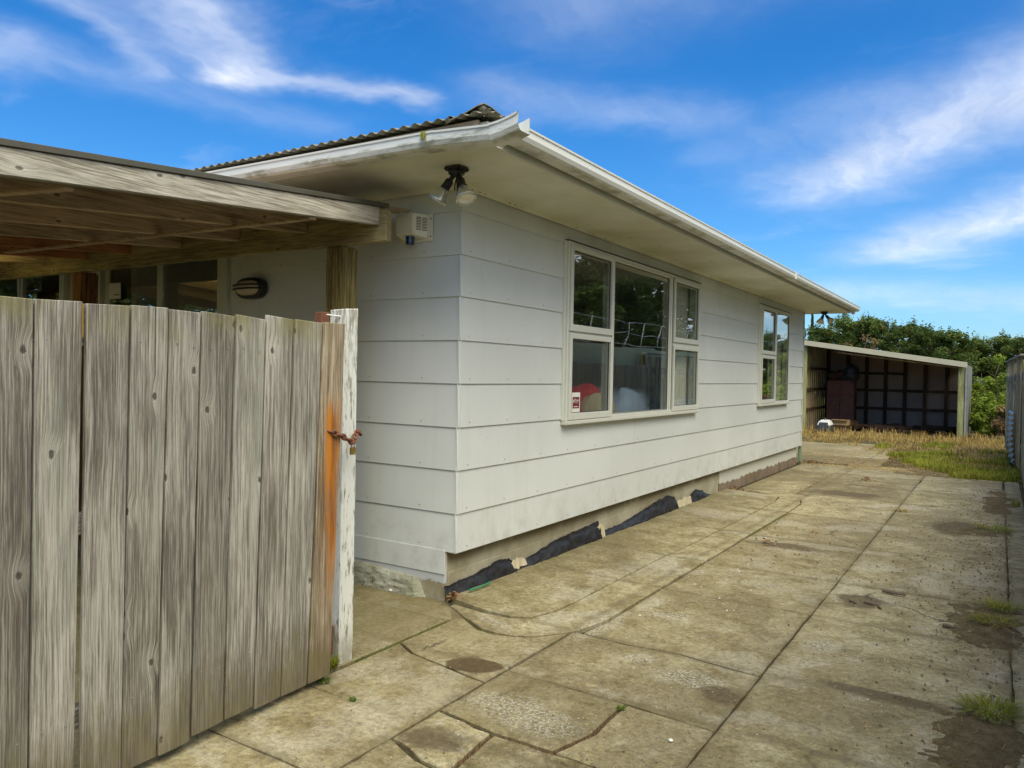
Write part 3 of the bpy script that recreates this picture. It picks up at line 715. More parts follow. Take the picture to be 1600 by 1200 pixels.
box('inner_wall', M['room'], house, -3.75, -3.68, .12, YE-.12, .336, 2.449, bevel=0); box('inner_wall', M['room'], house, -3.67, -.121, 5.6, 5.68, .336, 2.449, bevel=0)
box('far_corner_board', M['trim'], house, -.001, .004, YE-.03, YE+.018, .30, ZS, bevel=.001)
# green board on the end corner
box('end_green_board', m_simple('pale_green_paint', (.26, .36, .24), .5), house, -.06, -.005, YE+.03, YE+.085, .02, 2.5, bevel=.012, seg=2)
# foundation
fo = B(); fo.box(-.20, -.085, .02, 5.55, -.05, .305).build('foundation', M['found'], house, bevel=.004)
box('foundation_ledge', M['found'], house, -.085, -.078, .025, 5.5, -.05, .175, bevel=.003)
fo = box('foundation', M['found_R2'], house, -.20, -.07, 5.55, 9.80, -.05, .305, bevel=.004)
box('foundation', M['found_L'], house, -2.3, -.088, .003, .10, -.05, .312, bevel=.003)
box('foundation', M['found_L'], house, -9, -2.302, .003, .10, -.05, .30, bevel=.003)
box('bottom_trim', M['board'], house, -2.2, -.087, -.004, .0025, .165, .318, bevel=.001)
def spalled():
    b = B(); nx, nz = 26, 8; vs = []; fs = []; x0, x1 = -.98, -.27
    for j in range(nz+1):
        for i in range(nx+1):
            u, v = i/nx, j/nz; xx = x0+(x1-x0)*u; top = .155-.045*u+.012*mnoise.noise(Vector((xx*14, 0, 1)))
            xx2 = xx+(.05*(1-v) if i == nx else 0)-(.02*v if i > nx-2 else 0)
            yy = -.055+.020*v+.010*mnoise.noise(Vector((xx*18, v*7, 2))); 
            if i == nx or j == nz: yy = -.001 if i == nx else yy+.008
            vs.append((xx2, yy, -.03+v*(top+.03)))
    for i in range(nx+1):
        vs.append((x0+(x1-x0)*i/nx, .003, vs[nz*(nx+1)+i][2]+.004))
    for j in range(nz+1):
        for i in range(nx): a = j*(nx+1)+i; fs.append((a, a+1, a+nx+2, a+nx+1))
    return b.add(vs, fs).build('spalled_render', M['spall'], house, smooth=False, fix=False)
spalled()
# soffit and scotia
def soffit(x0, x1, y0, y1): box('soffit_panel', M['soffit'], house, x0, x1, y0, y1, ZS, ZS+.006, bevel=.0006)
for a, b_ in ((.002, 1.9), (1.9, 4.3), (4.3, 6.7), (6.7, 8.72), (8.72, YE)): soffit(.001, .62, a+.0015, b_-.0015)
soffit(-9, .62, YE+.0165, YE+.55)
for a, b_ in ((-9, -6.6), (-6.6, -4.2), (-4.2, -1.8), (-1.8, .62)): soffit(a+.0015, b_-.0015, -.65, -.001)
B().prism([(.0, ZS-.024), (.024, ZS), (.0, ZS)], fnR, .003, YE).build('scotia', M['soffit'], house)
B().prism([(.0, ZS-.024), (.024, ZS), (.0, ZS)], fnL, -4.6, .0).build('scotia', M['soffit'], house)
# old nail heads / wasp-mud dots on the scotia
nb = B(); rn = random.Random(5)
for i in range(60):
    y = rn.uniform(.05, 9.6); s_ = rn.uniform(.002, .0042); x = .014 if rn.random() < .7 else rn.uniform(.03, .6); z = ZS-.012 if x < .02 else ZS-.001
    nb.box(x-s_, x+s_, y-s_, y+s_, z-s_*.6, z+s_*.6)
nb.build('nail_heads', M['slot'], house, fix=False)
tag(bpy.data.objects['nail_heads.001'], kind='stuff')
# fascia
box('fascia', M['trim'], house, .622, .642, -.672, YE+.57, 2.588, 2.70, bevel=.003)
box('fascia', M['trim'], house, -9, .621, -.672, -.652, 2.590, 2.70, bevel=.003)
box('fascia', M['trim'], house, -9, .621, YE+.551, YE+.571, 2.588, 2.70, bevel=.003)
# gutters: (outward u, height z) profile
def gutter_profile(z0, h, u0=.022, w=.105):
    o = [(u0, z0+h), (u0, z0+.004), (u0+.008, z0), (u0+w*.72, z0), (u0+w*.90, z0+.010), (u0+w, z0+.032), (u0+w, z0+h-.012), (u0+w+.006, z0+h-.010), (u0+w+.007, z0+h), (u0+w-.006, z0+h), (u0+w-.004, z0+.034), (u0+w*.86, z0+.014), (u0+w*.7, z0+.004), (u0+.01, z0+.004), (u0+.004, z0+.01), (u0+.004, z0+h)]
    return o
def gutter(name, fn0, a, b_, za, zb, h=.078):
    # fn0(u, z, t)
    pa = gutter_profile(0, h); n = len(pa); vs = [fn0(u, z+za, a) for u, z in pa]+[fn0(u, z+zb, b_) for u, z in pa]
    fs = [(i, (i+1) % n, n+(i+1) % n, n+i) for i in range(n)]
    # end caps as strips
    for o_ in (0, n):
        for i in range(5): fs.append((o_+i, o_+i+1, o_+n-2-i, o_+n-1-i))
    return B().add(vs, fs).build(name, M['gutter'], house)
gR = gutter('gutter', lambda u, z, t: (.642+u, t, z), -.555, 5.6, 2.615, 2.617)
gR2 = gutter('gutter', lambda u, z, t: (.642+u, t, z), 5.604, 10.50, 2.617, 2.620)
gL = gutter('gutter', lambda u, z, t: (t, -.672-u, z), -9.0, .40, 2.655, 2.574, h=.080)
gL2 = gutter('gutter', lambda u, z, t: (t, -.672-u*1.02, z), .400, .745, 2.573, 2.552, h=.078)
gB = gutter('gutter', lambda u, z, t: (t, YE+.571+u, z), -9.0, .74, 2.640, 2.620)
for o in (gR, gR2):
    pass
box('gutter_joiner', M['gutter'], house, .764, .777, 5.56, 5.63, 2.616, 2.70, bevel=.002)
# sprung mitre piece at the near corner, kicked upward
def mitre():
    pa = gutter_profile(0, .085); n = len(pa); st = [(.740, 2.546, 0), (.80, 2.553, 0), (.86, 2.566, 0), (.905, 2.578, -.004)]; vs = []; fs = []
    for x, z, y in st:
        for u, zz in pa: vs.append((x, -.672-u*1.06+y, zz+z))
    for k in range(len(st)-1):
        for i in range(n): fs.append((k*n+i, k*n+(i+1) % n, (k+1)*n+(i+1) % n, (k+1)*n+i))
    o = B().add(vs, fs).build('gutter_mitre', M['gutter'], house)
    o['label'] = 'kicked-up loose gutter corner piece'
    box('gutter_bracket_scrap', M['paper'], house, .66, .76, -.66, -.60, 2.606, 2.612, bevel=.001)
mitre()
box('downpipe_stub', M['gutter'], house, .665, .725, 10.27, 10.33, 2.56, 2.616, bevel=.01, seg=2)
# weed growing in the gutter
# roof : hip roof of corrugated sheets
RZ = 2.715; PITCH = math.tan(R(10.5)); EX, EY = .70, -.745; EYB = YE+.66; EXL = -9.1
def wave(t): return .0085*math.cos(2*math.pi*t/.076)
def roof_sheet(a, b_, top, place, name='roof_sheet', mat=None, parent=None):
    n = max(6, int(round((b_-a)/.076*8))); vs = []; fs = []
    for i in range(n+1):
        t = a+(b_-a)*i/n; tp = top(t)
        for s in (0, max(tp, .02)): vs.append(place(t, s, RZ+.010+s*PITCH+wave(t)))
    for i in range(n): fs.append((2*i, 2*i+2, 2*i+3, 2*i+1))
    m_ = B().add(vs, fs)
    # thickness: second skin 1 mm below, joined at the lip
    k = len(vs); m_.add([(v[0], v[1], v[2]-.0012) for v in vs], [(2*i+1, 2*i+3, 2*i+2, 2*i) for i in range(n)])
    m_.f += [(2*i, k+2*i, k+2*i+2, 2*i+2) for i in range(n)]
    return m_.build(name, mat or M['roof'], parent or roofp, smooth=True, fix=False)
roofp = box('roof', M['purlin_dark'], house, -8.9, .55, -.60, YE+.52, 2.607, 2.66, bevel=0)
W_ = EX-EXL; L_ = EYB-EY; half = min(W_, L_)/2
def top_front(x): return min(EX-x, x-EXL, half)
def top_side(y): return min(y-EY, EYB-y, half)
x = EX
while x > EXL+.1:
    a = max(EXL, x-.76); roof_sheet(a, x, top_front, lambda t, s, z: (t, EY+s, z)); roof_sheet(a, x, top_front, lambda t, s, z: (t, EYB-s, z)); x = a
y = EY
while y < EYB-.1:
    b_ = min(EYB, y+.76); roof_sheet(y, b_, top_side, lambda t, s, z: (EX-s, t, z)); roof_sheet(y, b_, top_side, lambda t, s, z: (EXL+s, t, z)); y = b_
# timber under the sheet edge
B().box(-9, .60, -.70, -.68, 2.675, 2.704).build('roof_batten', M['purlin_dark'], roofp)
def hipcap():
    d = Vector((-1, 1, 0)).normalized(); side = Vector((1, 1, 0)).normalized()
    prof = [(-.185, -.050), (-.175, -.064), (-.10, -.022), (-.035, .022), (0, .036), (.035, .022), (.10, -.022), (.175, -.064), (.185, -.050)]
    vs = []; fs = []; st = [(.05, .026), (.17, .024), (1.2, .018), (6.4, .018)]
    for s_, lift in st:
        base = Vector((EX-.07, EY+.07, RZ+.010+.07*PITCH))+d*s_
        base.z += s_*PITCH/math.sqrt(2)
        for u, z in prof: p = base+side*u; vs.append((p.x, p.y, base.z+z+lift))
    n = len(prof)
    for k in range(len(st)-1):
        for i in range(n-1): fs.append((k*n+i, k*n+i+1, (k+1)*n+i+1, (k+1)*n+i))
    o = B().add(vs, fs)
    k = len(vs); o.add([(v[0], v[1], v[2]-.004) for v in vs], [f[::-1] for f in fs])
    o.f += [(i, k+i, k+i+1, i+1) for i in range(n-1)]
    cap = o.build('hip_cap', M['roof'], roofp, fix=False)
    # squashed end roll of the cap
    B().lathe([(.002, -.03), (.026, -.02), (.034, .02), (.036, .10), (.03, .14)], (EX-.13, EY+.13, RZ+.072), (-1, 1, .13), 10).build('hip_cap_roll', M['roof'], roofp, smooth=True)
hipcap()

# ------------------------------------------------------------------ windows
def rod(parent, name, mat, x0, x1, y0, y1, z0, z1, bev=.003): return box(name, mat, parent, x0, x1, y0, y1, z0, z1, bevel=bev, seg=1)
def ring(name, mat, parent, x0, x1, y0, y1, z0, z1, t, tb=None, bev=.003):
    tb = tb or t; b = B()
    b.box(x0, x1, y0, y0+t, z0, z1); b.box(x0, x1, y1-t, y1, z0, z1)
    b.box(x0, x1, y0+t, y1-t, z0, z0+tb); b.box(x0, x1, y0+t, y1-t, z1-t, z1)
    # profiled inner bead
    o = b.build(name, mat, parent, bevel=bev); return o
def pane(parent, y0, y1, z0, z1, x): 
    return box('pane', M['glass'], parent, x-.002, x+.002, y0, y1, z0, z1, bevel=0)
def sash(win, y0, y1, z0, z1):
    s = ring('sash', M['frame'], win, .006, .046, y0, y1, z0, z1, .036, .052)
    pane(win, y0+.034, y1-.034, z0+.050, z1-.034, .022)
    ring('glazing_seal', M['black'], win, .018, .027, y0+.0365, y1-.0365, z0+.0525, z1-.0365, .005, bev=0)
def window(w, cols):
    y0, y1, z0, z1 = w
    win = ring('window', M['frame'], house, -.078, .030, y0+.004, y1-.004, z0+.034, z1, .024)
    box('sill', M['frame'], win, -.02, .052, y0-.012, y1+.004, z0, z0+.034, bevel=.006, seg=2)
    box('head_flashing', M['slot'], win, -.01, .036, y0-.01, y1+.012, z1+.001, z1+.009, bevel=.001)
    box('architrave', M['frame'], win, -.008, .014, y0-.022, y0+.0035, z0+.035, z1, bevel=.002); box('architrave', M['frame'], win, -.008, .014, y1-.0035, y1+.020, z0+.035, z1, bevel=.002)
    for c in cols(win): pass
    return win
def cols1(win):
    a, b_ = W1[0]+.030, W1[1]-.030
    sash(win, a, 2.128, W1[2]+.038, 1.755); sash(win, a, 2.128, 1.777, W1[3]-.028)
    box('transom', M['frame'], win, -.05, .028, a, 2.128, 1.7555, 1.7765, bevel=.001)
    box('mullion', M['frame'], win, -.06, .034, 2.130, 2.165, W1[2]+.035, W1[3]-.025, bevel=.002)
    pane(win, 2.165, 3.500, W1[2]+.036, W1[3]-.026, .010)
    ring('glazing_bead', M['frame'], win, .0, .026, 2.166, 3.499, W1[2]+.036, W1[3]-.026, .020)
    ring('glazing_seal', M['black'], win, .0125, .017, 2.1865, 3.4785, W1[2]+.0565, W1[3]-.0465, .005, bev=0)
    box('mullion', M['frame'], win, -.06, .034, 3.501, 3.540, W1[2]+.035, W1[3]-.025, bevel=.002)
    box('mullion_shadow_gap', M['slot'], win, -.02, .028, 3.541, 3.572, W1[2]+.035, W1[3]-.025, bevel=0)
    sash(win, 3.574, b_, W1[2]+.038, 1.752); sash(win, 3.574, b_, 1.790, W1[3]-.028)
    box('transom', M['frame'], win, -.05, .028, 3.574, b_, 1.7525, 1.7895, bevel=.001)
    return []
def cols2(win):
    a, b_ = W2[0]+.030, W2[1]-.030
    sash(win, a, 7.76, W2[2]+.038, 1.757); sash(win, a, 7.76, 1.782, W2[3]-.028)
    box('transom', M['frame'], win, -.05, .028, a, 7.76, 1.7575, 1.7815, bevel=.001)
    box('mullion', M['frame'], win, -.06, .034, 7.762, 7.83, W2[2]+.035, W2[3]-.025, bevel=.002)
    pane(win, 7.83, b_, W2[2]+.036, W2[3]-.026, .010)
    ring('glazing_bead', M['frame'], win, .0, .026, 7.831, b_-.001, W2[2]+.036, W2[3]-.026, .022)
    ring('glazing_seal', M['black'], win, .0125, .017, 7.8535, b_-.0235, W2[2]+.0585, W2[3]-.0485, .005, bev=0)
    return []
win1 = window(W1, cols1); win1['label'] = 'large three-light window'
win2 = window(W2, cols2); win2['label'] = 'narrow two-light window'
# security sticker in the lower left pane
stk = box('window_sticker', M['paper'], None, .0255, .0262, 1.440, 1.575, 1.145, 1.300, bevel=0)
tag(stk, 'small white and dark red sticker in the bottom left corner of the large window', 'sticker')
for (a, b_, c, d_) in ((1.452, 1.563, 1.175, 1.265),): B().box(.0264, .0267, a, b_, c, d_).build('print_block', M['printed'], stk)
for (a, b_, c, d_) in ((1.462, 1.474, 1.222, 1.244), (1.482, 1.488, 1.222, 1.250), (1.494, 1.500, 1.238, 1.252), (1.505, 1.512, 1.215, 1.246), (1.520, 1.550, 1.236, 1.243), (1.536, 1.542, 1.218, 1.236), (1.470, 1.540, 1.186, 1.192)):
    B().box(.0269, .0272, a, b_, c, d_).build('print_mark', M['paper'], stk)

# things behind the glass
def drape(name, mat, x, y0, y1, z0, z1, folds, amp, label, cat, group=None, seed=0, lean=0):
    n = folds*10; vs = []; fs = []; nz = 8
    for j in range(nz+1):
        v = j/nz; z = z0+(z1-z0)*v
        for i in range(n+1):
            u = i/n; y = y0+(y1-y0)*u; a = amp*(1-.35*v)
            vs.append((x+a*math.sin(u*folds*2*math.pi+mnoise.noise(Vector((u*4, v*.8, seed)))*2.6), y+lean*(1-v)*(u-.5), z))
    for j in range(nz):
        for i in range(n): a = j*(n+1)+i; fs.append((a, a+1, a+n+2, a+n+1))
    o = B().add(vs, fs).build(name, mat, None, smooth=True, fix=False); return tag(o, label, cat, group)
drape('curtain', M['curtain'], -.112, 3.70, 4.75, .95, 2.42, 9, .024, 'pale gathered curtain hanging in the right light of the large window', 'curtain', seed=1)
drape('curtain', M['net'], -.105, 7.95, 9.05, .95, 2.42, 9, .020, 'sheer white curtain across the narrow far window', 'curtain', seed=2)
def soft(name, mat, cx, cy, cz, rx, ry, rz, label, cat, seed=0, parent=None, pw=2.6, rough=.08):
    vs = []; fs = []; nu, nv = 22, 14
    for j in range(nv+1):
        ph = -math.pi/2+math.pi*j/nv
        for i in range(nu):
            th = 2*math.pi*i/nu; sg = lambda q, e: math.copysign(abs(q)**(2/e), q)
            d = Vector((sg(math.cos(ph), pw)*sg(math.cos(th), pw), sg(math.cos(ph), pw)*sg(math.sin(th), pw), sg(math.sin(ph), pw)))
            k = 1+rough*mnoise.noise(d*2.2+Vector((seed, 0, 0)))*2
            vs.append((cx+d.x*rx*k, cy+d.y*ry*k, cz+d.z*rz*k))
    for j in range(nv):
        for i in range(nu): fs.append((j*nu+i, j*nu+(i+1) % nu, (j+1)*nu+(i+1) % nu, (j+1)*nu+i))
    o = B().add(vs, fs).build(name, mat, parent, smooth=True, fix=False)
    if cat: tag(o, label, cat)
    return o
chair = empty('armchair', (-.75, 2.45, .335), 'red armchair with a tan cushion behind the lower left pane', 'armchair')
soft('seat', M['red'], -.75, 2.45, .62, .36, .50, .26, None, None, 1, chair)
soft('backrest', M['red'], -.42, 2.45, 1.00, .13, .50, .34, None, None, 2, chair)
soft('cushion', M['tan'], -.30, 2.58, 1.00, .06, .36, .27, None, None, 3, chair)
bed = empty('bed', (-.9, 3.3, .335), 'bed heaped with pale blue bedding behind the middle pane', 'bed')
box('base', M['roomfloor'], bed, -1.4, -.30, 3.10, 5.3, .336, .80, bevel=.02)
soft('bedding', M['bluecloth'], -.70, 3.95, 1.02, .36, .85, .26, None, None, 6, bed, rough=.22)
soft('pillow', M['bluecloth'], -.45, 3.55, 1.10, .17, .42, .19, None, None, 9, bed, rough=.2)
soft('pillow', M['bluecloth'], -.40, 4.45, 1.09, .17, .48, .19, None, None, 12, bed, rough=.2)

# sliding door and side window in the gate wall (recess frames)
def ringY(name, mat, parent, x0, x1, y0, y1, z0, z1, t, bev=.003):
    b = B(); b.box(x0, x0+t, y0, y1, z0, z1); b.box(x1-t, x1, y0, y1, z0, z1); b.box(x0+t, x1-t, y0, y1, z0, z0+t); b.box(x0+t, x1-t, y0, y1, z1-t, z1)
    return b.build(name, mat, parent, bevel=bev)
sdoor = ringY('sliding_door', M['alu'], house, -4.04, -2.228, -.030, .10, .33, 2.54, .050)
for (a, b_, y) in ((-3.985, -3.08, .010), (-3.15, -2.282, -.018)):
    lf = ringY('door_leaf', M['alu'], sdoor, a, b_, y, y+.024, .382, 2.488, .075)
    box('door_pane', M['glass'], sdoor, a+.076, b_-.076, y+.010, y+.014, .458, 2.412, bevel=0)
notice = box('notice', M['paper'], None, -3.88, -3.70, -.0075, -.0065, 2.03, 2.17, bevel=0)
tag(notice, 'small pale notice stuck inside the sliding door glass', 'notice')
box('printed_line', M['slot'], notice, -3.80, -3.72, -.0085, -.0080, 2.06, 2.07, bevel=0)
sw = ringY('window', M['alu'], house, -6.29, -4.61, -.028, .10, 1.10, 2.54, .05)
for a, b_ in ((-6.24, -5.46), (-5.44, -4.66)):
    ringY('sash', M['alu'], sw, a, b_, -.020, .02, 1.15, 2.49, .045); box('pane', M['glass'], sw, a+.046, b_-.046, -.002, .002, 1.196, 2.444, bevel=0)

# ------------------------------------------------------------------ fittings
def siren():
    s = empty('alarm_siren', (-.34, 0, 2.36), 'cream alarm siren box with a blue strobe under it on the corner wall', 'alarm')
    box('back_plate', M['siren'], s, -.50, -.228, -.010, -.002, 2.272, 2.442, bevel=.003)
    B().hexa([(-.475, -.010, 2.288), (-.262, -.010, 2.288), (-.300, -.112, 2.306), (-.445, -.112, 2.306), (-.475, -.010, 2.438), (-.262, -.010, 2.438), (-.300, -.112, 2.438), (-.445, -.112, 2.438)]).build('cover', M['siren'], s, bevel=.006, seg=2)
    b = B()
    for i in range(9):
        for j in range(2):
            z = 2.335+i*.0098; y0, y1 = (-.092+.040*j, -.060+.040*j)
            fx = lambda y: -.262-.038*(y+.010)/(-.102)+.0008
            b.hexa([(fx(y1)-.003, y1, z), (fx(y1)+.001, y1, z), (fx(y0)+.001, y0, z-.003), (fx(y0)-.003, y0, z-.003), (fx(y1)-.003, y1, z+.0042), (fx(y1)+.001, y1, z+.0042), (fx(y0)+.001, y0, z+.0012), (fx(y0)-.003, y0, z+.0012)])
    b.build('louvre_slots', M['slot'], s)
    for z in (2.300, 2.412): B().lathe([(.005, 0), (.005, .003)], (-.240, -.010, z), (0, -1, 0), 8).build('screw', M['slot'], s)
    B().lathe([(.030, 0), (.030, .012), (.027, .014), (.028, .042), (.023, .050)], (-.365, -.062, 2.298), (0, 0, -1), 20).build('strobe', M['bluelens'], s, smooth=False)
siren()
def flood(ox, oy, l1, l2, label, sensor=True, sc=1.0):
    f = empty('floodlight', (ox, oy, ZS), label, 'floodlight', 'twin spotlights under the eaves')
    B().box(ox-.055, ox+.055, oy-.055, oy+.055, ZS-.024, ZS-.001).build('mount', M['black'], f, bevel=.008, seg=2)
    B().lathe([(.050, 0), (.046, .016), (.030, .028)], (ox, oy, ZS-.024), (0, 0, -1), 16).build('mount_boss', M['black'], f, smooth=True)
    for tgt in (l1, l2):
        d = Vector(tgt).normalized(); side = Vector((d.x, d.y, 0)).normalized()
        p0 = Vector((ox, oy, ZS-.045))+side*.014; p1 = p0+Vector((0, 0, -.018))+side*.016
        B().tube([p0, p1, p1+d*.03], [.014, .014, .017], 8).build('arm', M['black'], f, smooth=True)
        q = p1+d*.008
        l = B().lathe([(.017, 0), (.025, .01), (.025, .052), (.030, .057)], q, d, 16).build('lamp_holder', M['black'], f, smooth=True)
        q = q+d*.055
        B().lathe([(.024, 0), (.034, .020), (.047, .048), (.058, .070), (.060, .078), (.057, .083)], q, d, 24).build('lamp', M['greenish'], f, smooth=True)
        B().lathe([(.055, .0835), (.053, .086), (.035, .091), (.012, .093), (.001, .0935)], q, d, 24).build('lamp_lens', M['lens'], f, smooth=True)
        B().lathe([(.058, .080), (.061, .083), (.060, .087), (.055, .088), (.054, .085)], q, d, 24).build('lamp_rim', M['greenish'], f, smooth=True)
        if sensor:
            pts = [q+Vector((0, 0, .0))-d*.06+side.cross(Vector((0, 0, 1)))*.02, q-d*.02+Vector((-.03, -.02, -.01)), q+d*.012+Vector((-.038, -.026, -.008)), q+d*.01+Vector((-.015, -.03, -.02)), q-d*.04+Vector((-.005, -.025, -.012))]
            if tgt is l2: B().tube(pts, .004, 6).build('adjuster_loop', M['black'], f, smooth=True)
flood(.212, -.352, (-.52, -.18, -.80), (.42, -.14, -.88), 'black twin spotlight with two reflector lamps under the near eave corner')
flood(.27, 10.08, (-.2, -.5, -.8), (.65, -.25, -.75), 'black twin spotlight under the far end of the eave', sensor=False)
def bulkhead():
    cx, cz = -1.925, 2.040
    b = empty('bulkhead_light', (cx, 0, cz), 'oval black bulkhead wall light with cream glass beside the sliding door', 'wall light')
    def oval(k, y, rx, rz): return [(cx+rx*math.copysign(abs(math.cos(t))**.7, math.cos(t)), y, cz+rz*math.copysign(abs(math.sin(t))**.8, math.sin(t))) for t in [2*math.pi*i/k for i in range(k)]]
    def loft(name, mat, st, k=32):
        vs = []; fs = []
        for y, rx, rz in st: vs += oval(k, y, rx, rz)
        for s in range(len(st)-1):
            for i in range(k): fs.append((s*k+i, s*k+(i+1) % k, (s+1)*k+(i+1) % k, (s+1)*k+i))
        fs.append(tuple(range((len(st)-1)*k, len(st)*k))); fs.append(tuple(range(k))[::-1])
        return B().add(vs, fs).build(name, mat, b, smooth=True)
    loft('body', M['black'], [(-.012, .150, .080), (-.055, .150, .080), (-.070, .142, .074), (-.071, .10, .05)])
    loft('glass_cover', M['cream'], [(-.068, .124, .058), (-.085, .118, .053), (-.105, .095, .040), (-.112, .05, .02)])
    for dz in (-.008, .020):
        B().tube([(cx-.150, -.060, cz+dz), (cx-.135, -.098, cz+dz), (cx-.07, -.120, cz+dz), (cx+.07, -.120, cz+dz), (cx+.135, -.098, cz+dz), (cx+.150, -.060, cz+dz)], .0065, 8).build('guard_bar', M['black'], b, smooth=True)
bulkhead()

# ------------------------------------------------------------------ carport
cp = empty('carport', (-.65, -.375, 0), 'lean-to timber carport roof against the gate side of the house', 'carport')
SL = .0835; RB = 2.300
def rz(y): return RB+SL*(y+.45)
def slanted(name, mat, x0, x1, y0, y1, zb0, h, parent=cp, bev=.003, zoff=0):
    a, b_ = rz(y0)+zoff, rz(y1)+zoff
    return B().hexa([(x0, y0, a), (x1, y0, a), (x1, y1, b_), (x0, y1, b_), (x0, y0, a+h), (x1, y0, a+h), (x1, y1, b_+h), (x0, y1, b_+h)]).build(name, mat, parent, bevel=bev)
B().box(-5.9, -.222, -.45, -.40, 2.203, 2.385).build('beam', M['beam'], cp, bevel=.004)
B().box(-5.9, -.25, -3.52, -3.47, 1.90, 2.055).build('beam', M['beam'], cp, bevel=.004)
for x in (-.722, -3.66, -5.8):
    box('post', M['post'] if x > -1 else M['post_brown'], cp, x, x+.145, -.448, -.303, 0, 2.2025, bevel=.012, seg=2)
for x in (-.722, -3.2, -5.8): box('post', M['post'], cp, x, x+.145, -3.62, -3.475 if False else -3.521, 0, 1.899, bevel=.006)
slanted('rafter', M['fascia_wood'], -.318, -.272, -3.75, -.4505, 0, .105)['label'] = 'silvered outer rafter'
for i, x in enumerate((-.90, -1.555, -2.20, -2.83, -3.46, -4.1, -4.75, -5.4)):
    slanted('rafter', M['rafter_red'] if i in (3, 4) else M['rafter'], x-.022, x+.022, -3.75, -.4505, 0, .105)
# diagonal flat brace below the rafters
def brace(p0, p1, w=.045, t=.012):
    a = Vector((*p0, rz(p0[1])-.003)); b_ = Vector((*p1, rz(p1[1])-.003)); d = (b_-a).normalized(); s = d.cross(Vector((0, 0, 1))).normalized()*w/2; dn = Vector((0, 0, -t))
    B().hexa([a-s+dn, a+s+dn, b_+s+dn, b_-s+dn, a-s, a+s, b_+s, b_-s]).build('brace', M['rafter'], cp, bevel=.001)
brace((-.29, -.95), (-3.2, -1.05+-.10)); brace((-.33, -2.2), (-2.2, -2.9))
# roof sheets with a folded edge
def cp_sheet(x0, x1, mat):
    n = max(8, int((x1-x0)/.076*8)); vs = []; fs = []
    for i in range(n+1):
        x = x0+(x1-x0)*i/n
        for y in (-3.85, -.12): vs.append((x, y, rz(y)+.118+wave(x)))
    for i in range(n): fs.append((2*i, 2*i+1, 2*i+3, 2*i+2))
    B().add(vs, fs).build('roof_sheet', mat, cp, smooth=True, fix=False)
xs = [-6.0, -5.2, -4.4, -3.75, -2.85, -2.0, -1.15, -.30]
for i in range(len(xs)-1): cp_sheet(xs[i], xs[i+1], M['clear'] if i == 2 else M['purlin_dark'])
slanted('edge_flashing', M['carport_edge'], -.315, -.262, -3.85, -.38, 0, .026, zoff=.1065, bev=.002)
box('wall_plate', M['rafter'], cp, -5.9, -.66, -.05, -.004, 2.36, 2.44, bevel=.002)

# ------------------------------------------------------------------ gate
gate = empty('gate', (.29, -2.2, .03), 'tall weathered paling gate standing open in the left foreground', 'gate')
def gx(y): return .172-.0593*y
T = [-1.237, -1.388, -1.553, -1.711, -1.867, -2.029, -2.174, -2.322, -2.482, -2.645, -2.792, -2.945, -3.095, -3.245]
def shear(y): return max(0, .040*(y+2.66)/1.42)
rn = random.Random(11)
def plank(yt0, yt1, zb, zt, mat, first=False):
    # y decreasing away from latch: edges yt0 > yt1
    st = 9; vs = []; fs = []; off = rn.uniform(-.003, .004); th = .019
    tw = rn.uniform(-.004, .004)
    for j in range(st+1):
        v = j/st; z = zb+(zt-zb)*v
        e0 = yt0-shear(yt0)*(1.65-z)-.0035-rn.uniform(0, .0022); e1 = yt1-shear(yt1)*(1.65-z)+.0030+rn.uniform(0, .0022)
        bow = off+.004*math.sin(v*3.1+tw*500)*rn.uniform(.6, 1)
        zz0 = z+(rn.uniform(-.006, .006) if j in (st,) else 0); zz1 = z+(rn.uniform(-.006, .006) if j == st else 0)
        ym = (e0+e1)/2
        vs += [(gx(e1)+bow-th, e1, zz1), (gx(e0)+bow-th-tw, e0, zz0), (gx(e0)+bow-tw, e0, zz0), (gx(ym)+bow-.0005+.0025, ym, (zz0+zz1)/2), (gx(e1)+bow, e1, zz1)]
    n = 5
    for j in range(st):
        for i in range(n): fs.append((j*n+i, j*n+(i+1) % n, (j+1)*n+(i+1) % n, (j+1)*n+i))
    fs += [tuple(range(n))[::-1], tuple(range(st*n, (st+1)*n))]
    return B().add(vs, fs).build('plank', mat, gate, bevel=.0022)
for i in range(len(T)-1):
    a, b_ = T[i], T[i+1]
    if i == 8: a -= .008
    zt = 1.657-.002*i+rn.uniform(-.004, .004); 
    pl = plank(a, b_, .030+rn.uniform(0, .008)+(.012 if i in (3, 4) else 0), zt, M['plank_rust'] if i == 0 else M['plank'])
    if i == 0: pl['label'] = 'end plank with an orange rust run'
    # nail heads
    for z in (.28, 1.52):
        for yy in (.25, .75):
            y = a+(b_-a)*yy; y -= shear(y)*(1.65-z)
            B().lathe([(.0032, 0), (.0032, .0014)], (gx(y)+.0015, y, z+rn.uniform(-.01, .01)), (1, 0, 0), 8).build('nail', M['zinc'], gate)
for z in (.24, .88, 1.50):
    B().hexa([(gx(-3.24)-.068, -3.24, z), (gx(-3.24)-.024, -3.24, z), (gx(-1.28)-.024, -1.28, z), (gx(-1.28)-.068, -1.28, z), (gx(-3.24)-.068, -3.24, z+.07), (gx(-3.24)-.024, -3.24, z+.07), (gx(-1.28)-.024, -1.28, z+.07), (gx(-1.28)-.068, -1.28, z+.07)]).build('rail', M['rail'], gate, bevel=.003)
box('painted_lit_edge', m_simple('yellow_lit_edge', (.36, .22, .03), .8), gate, gx(-2.49)-.018, gx(-2.49)-.006, -2.4925, -2.4855, 1.53, 1.640, bevel=0)  # yellow sliver: light on the inner plank edge put into its colour
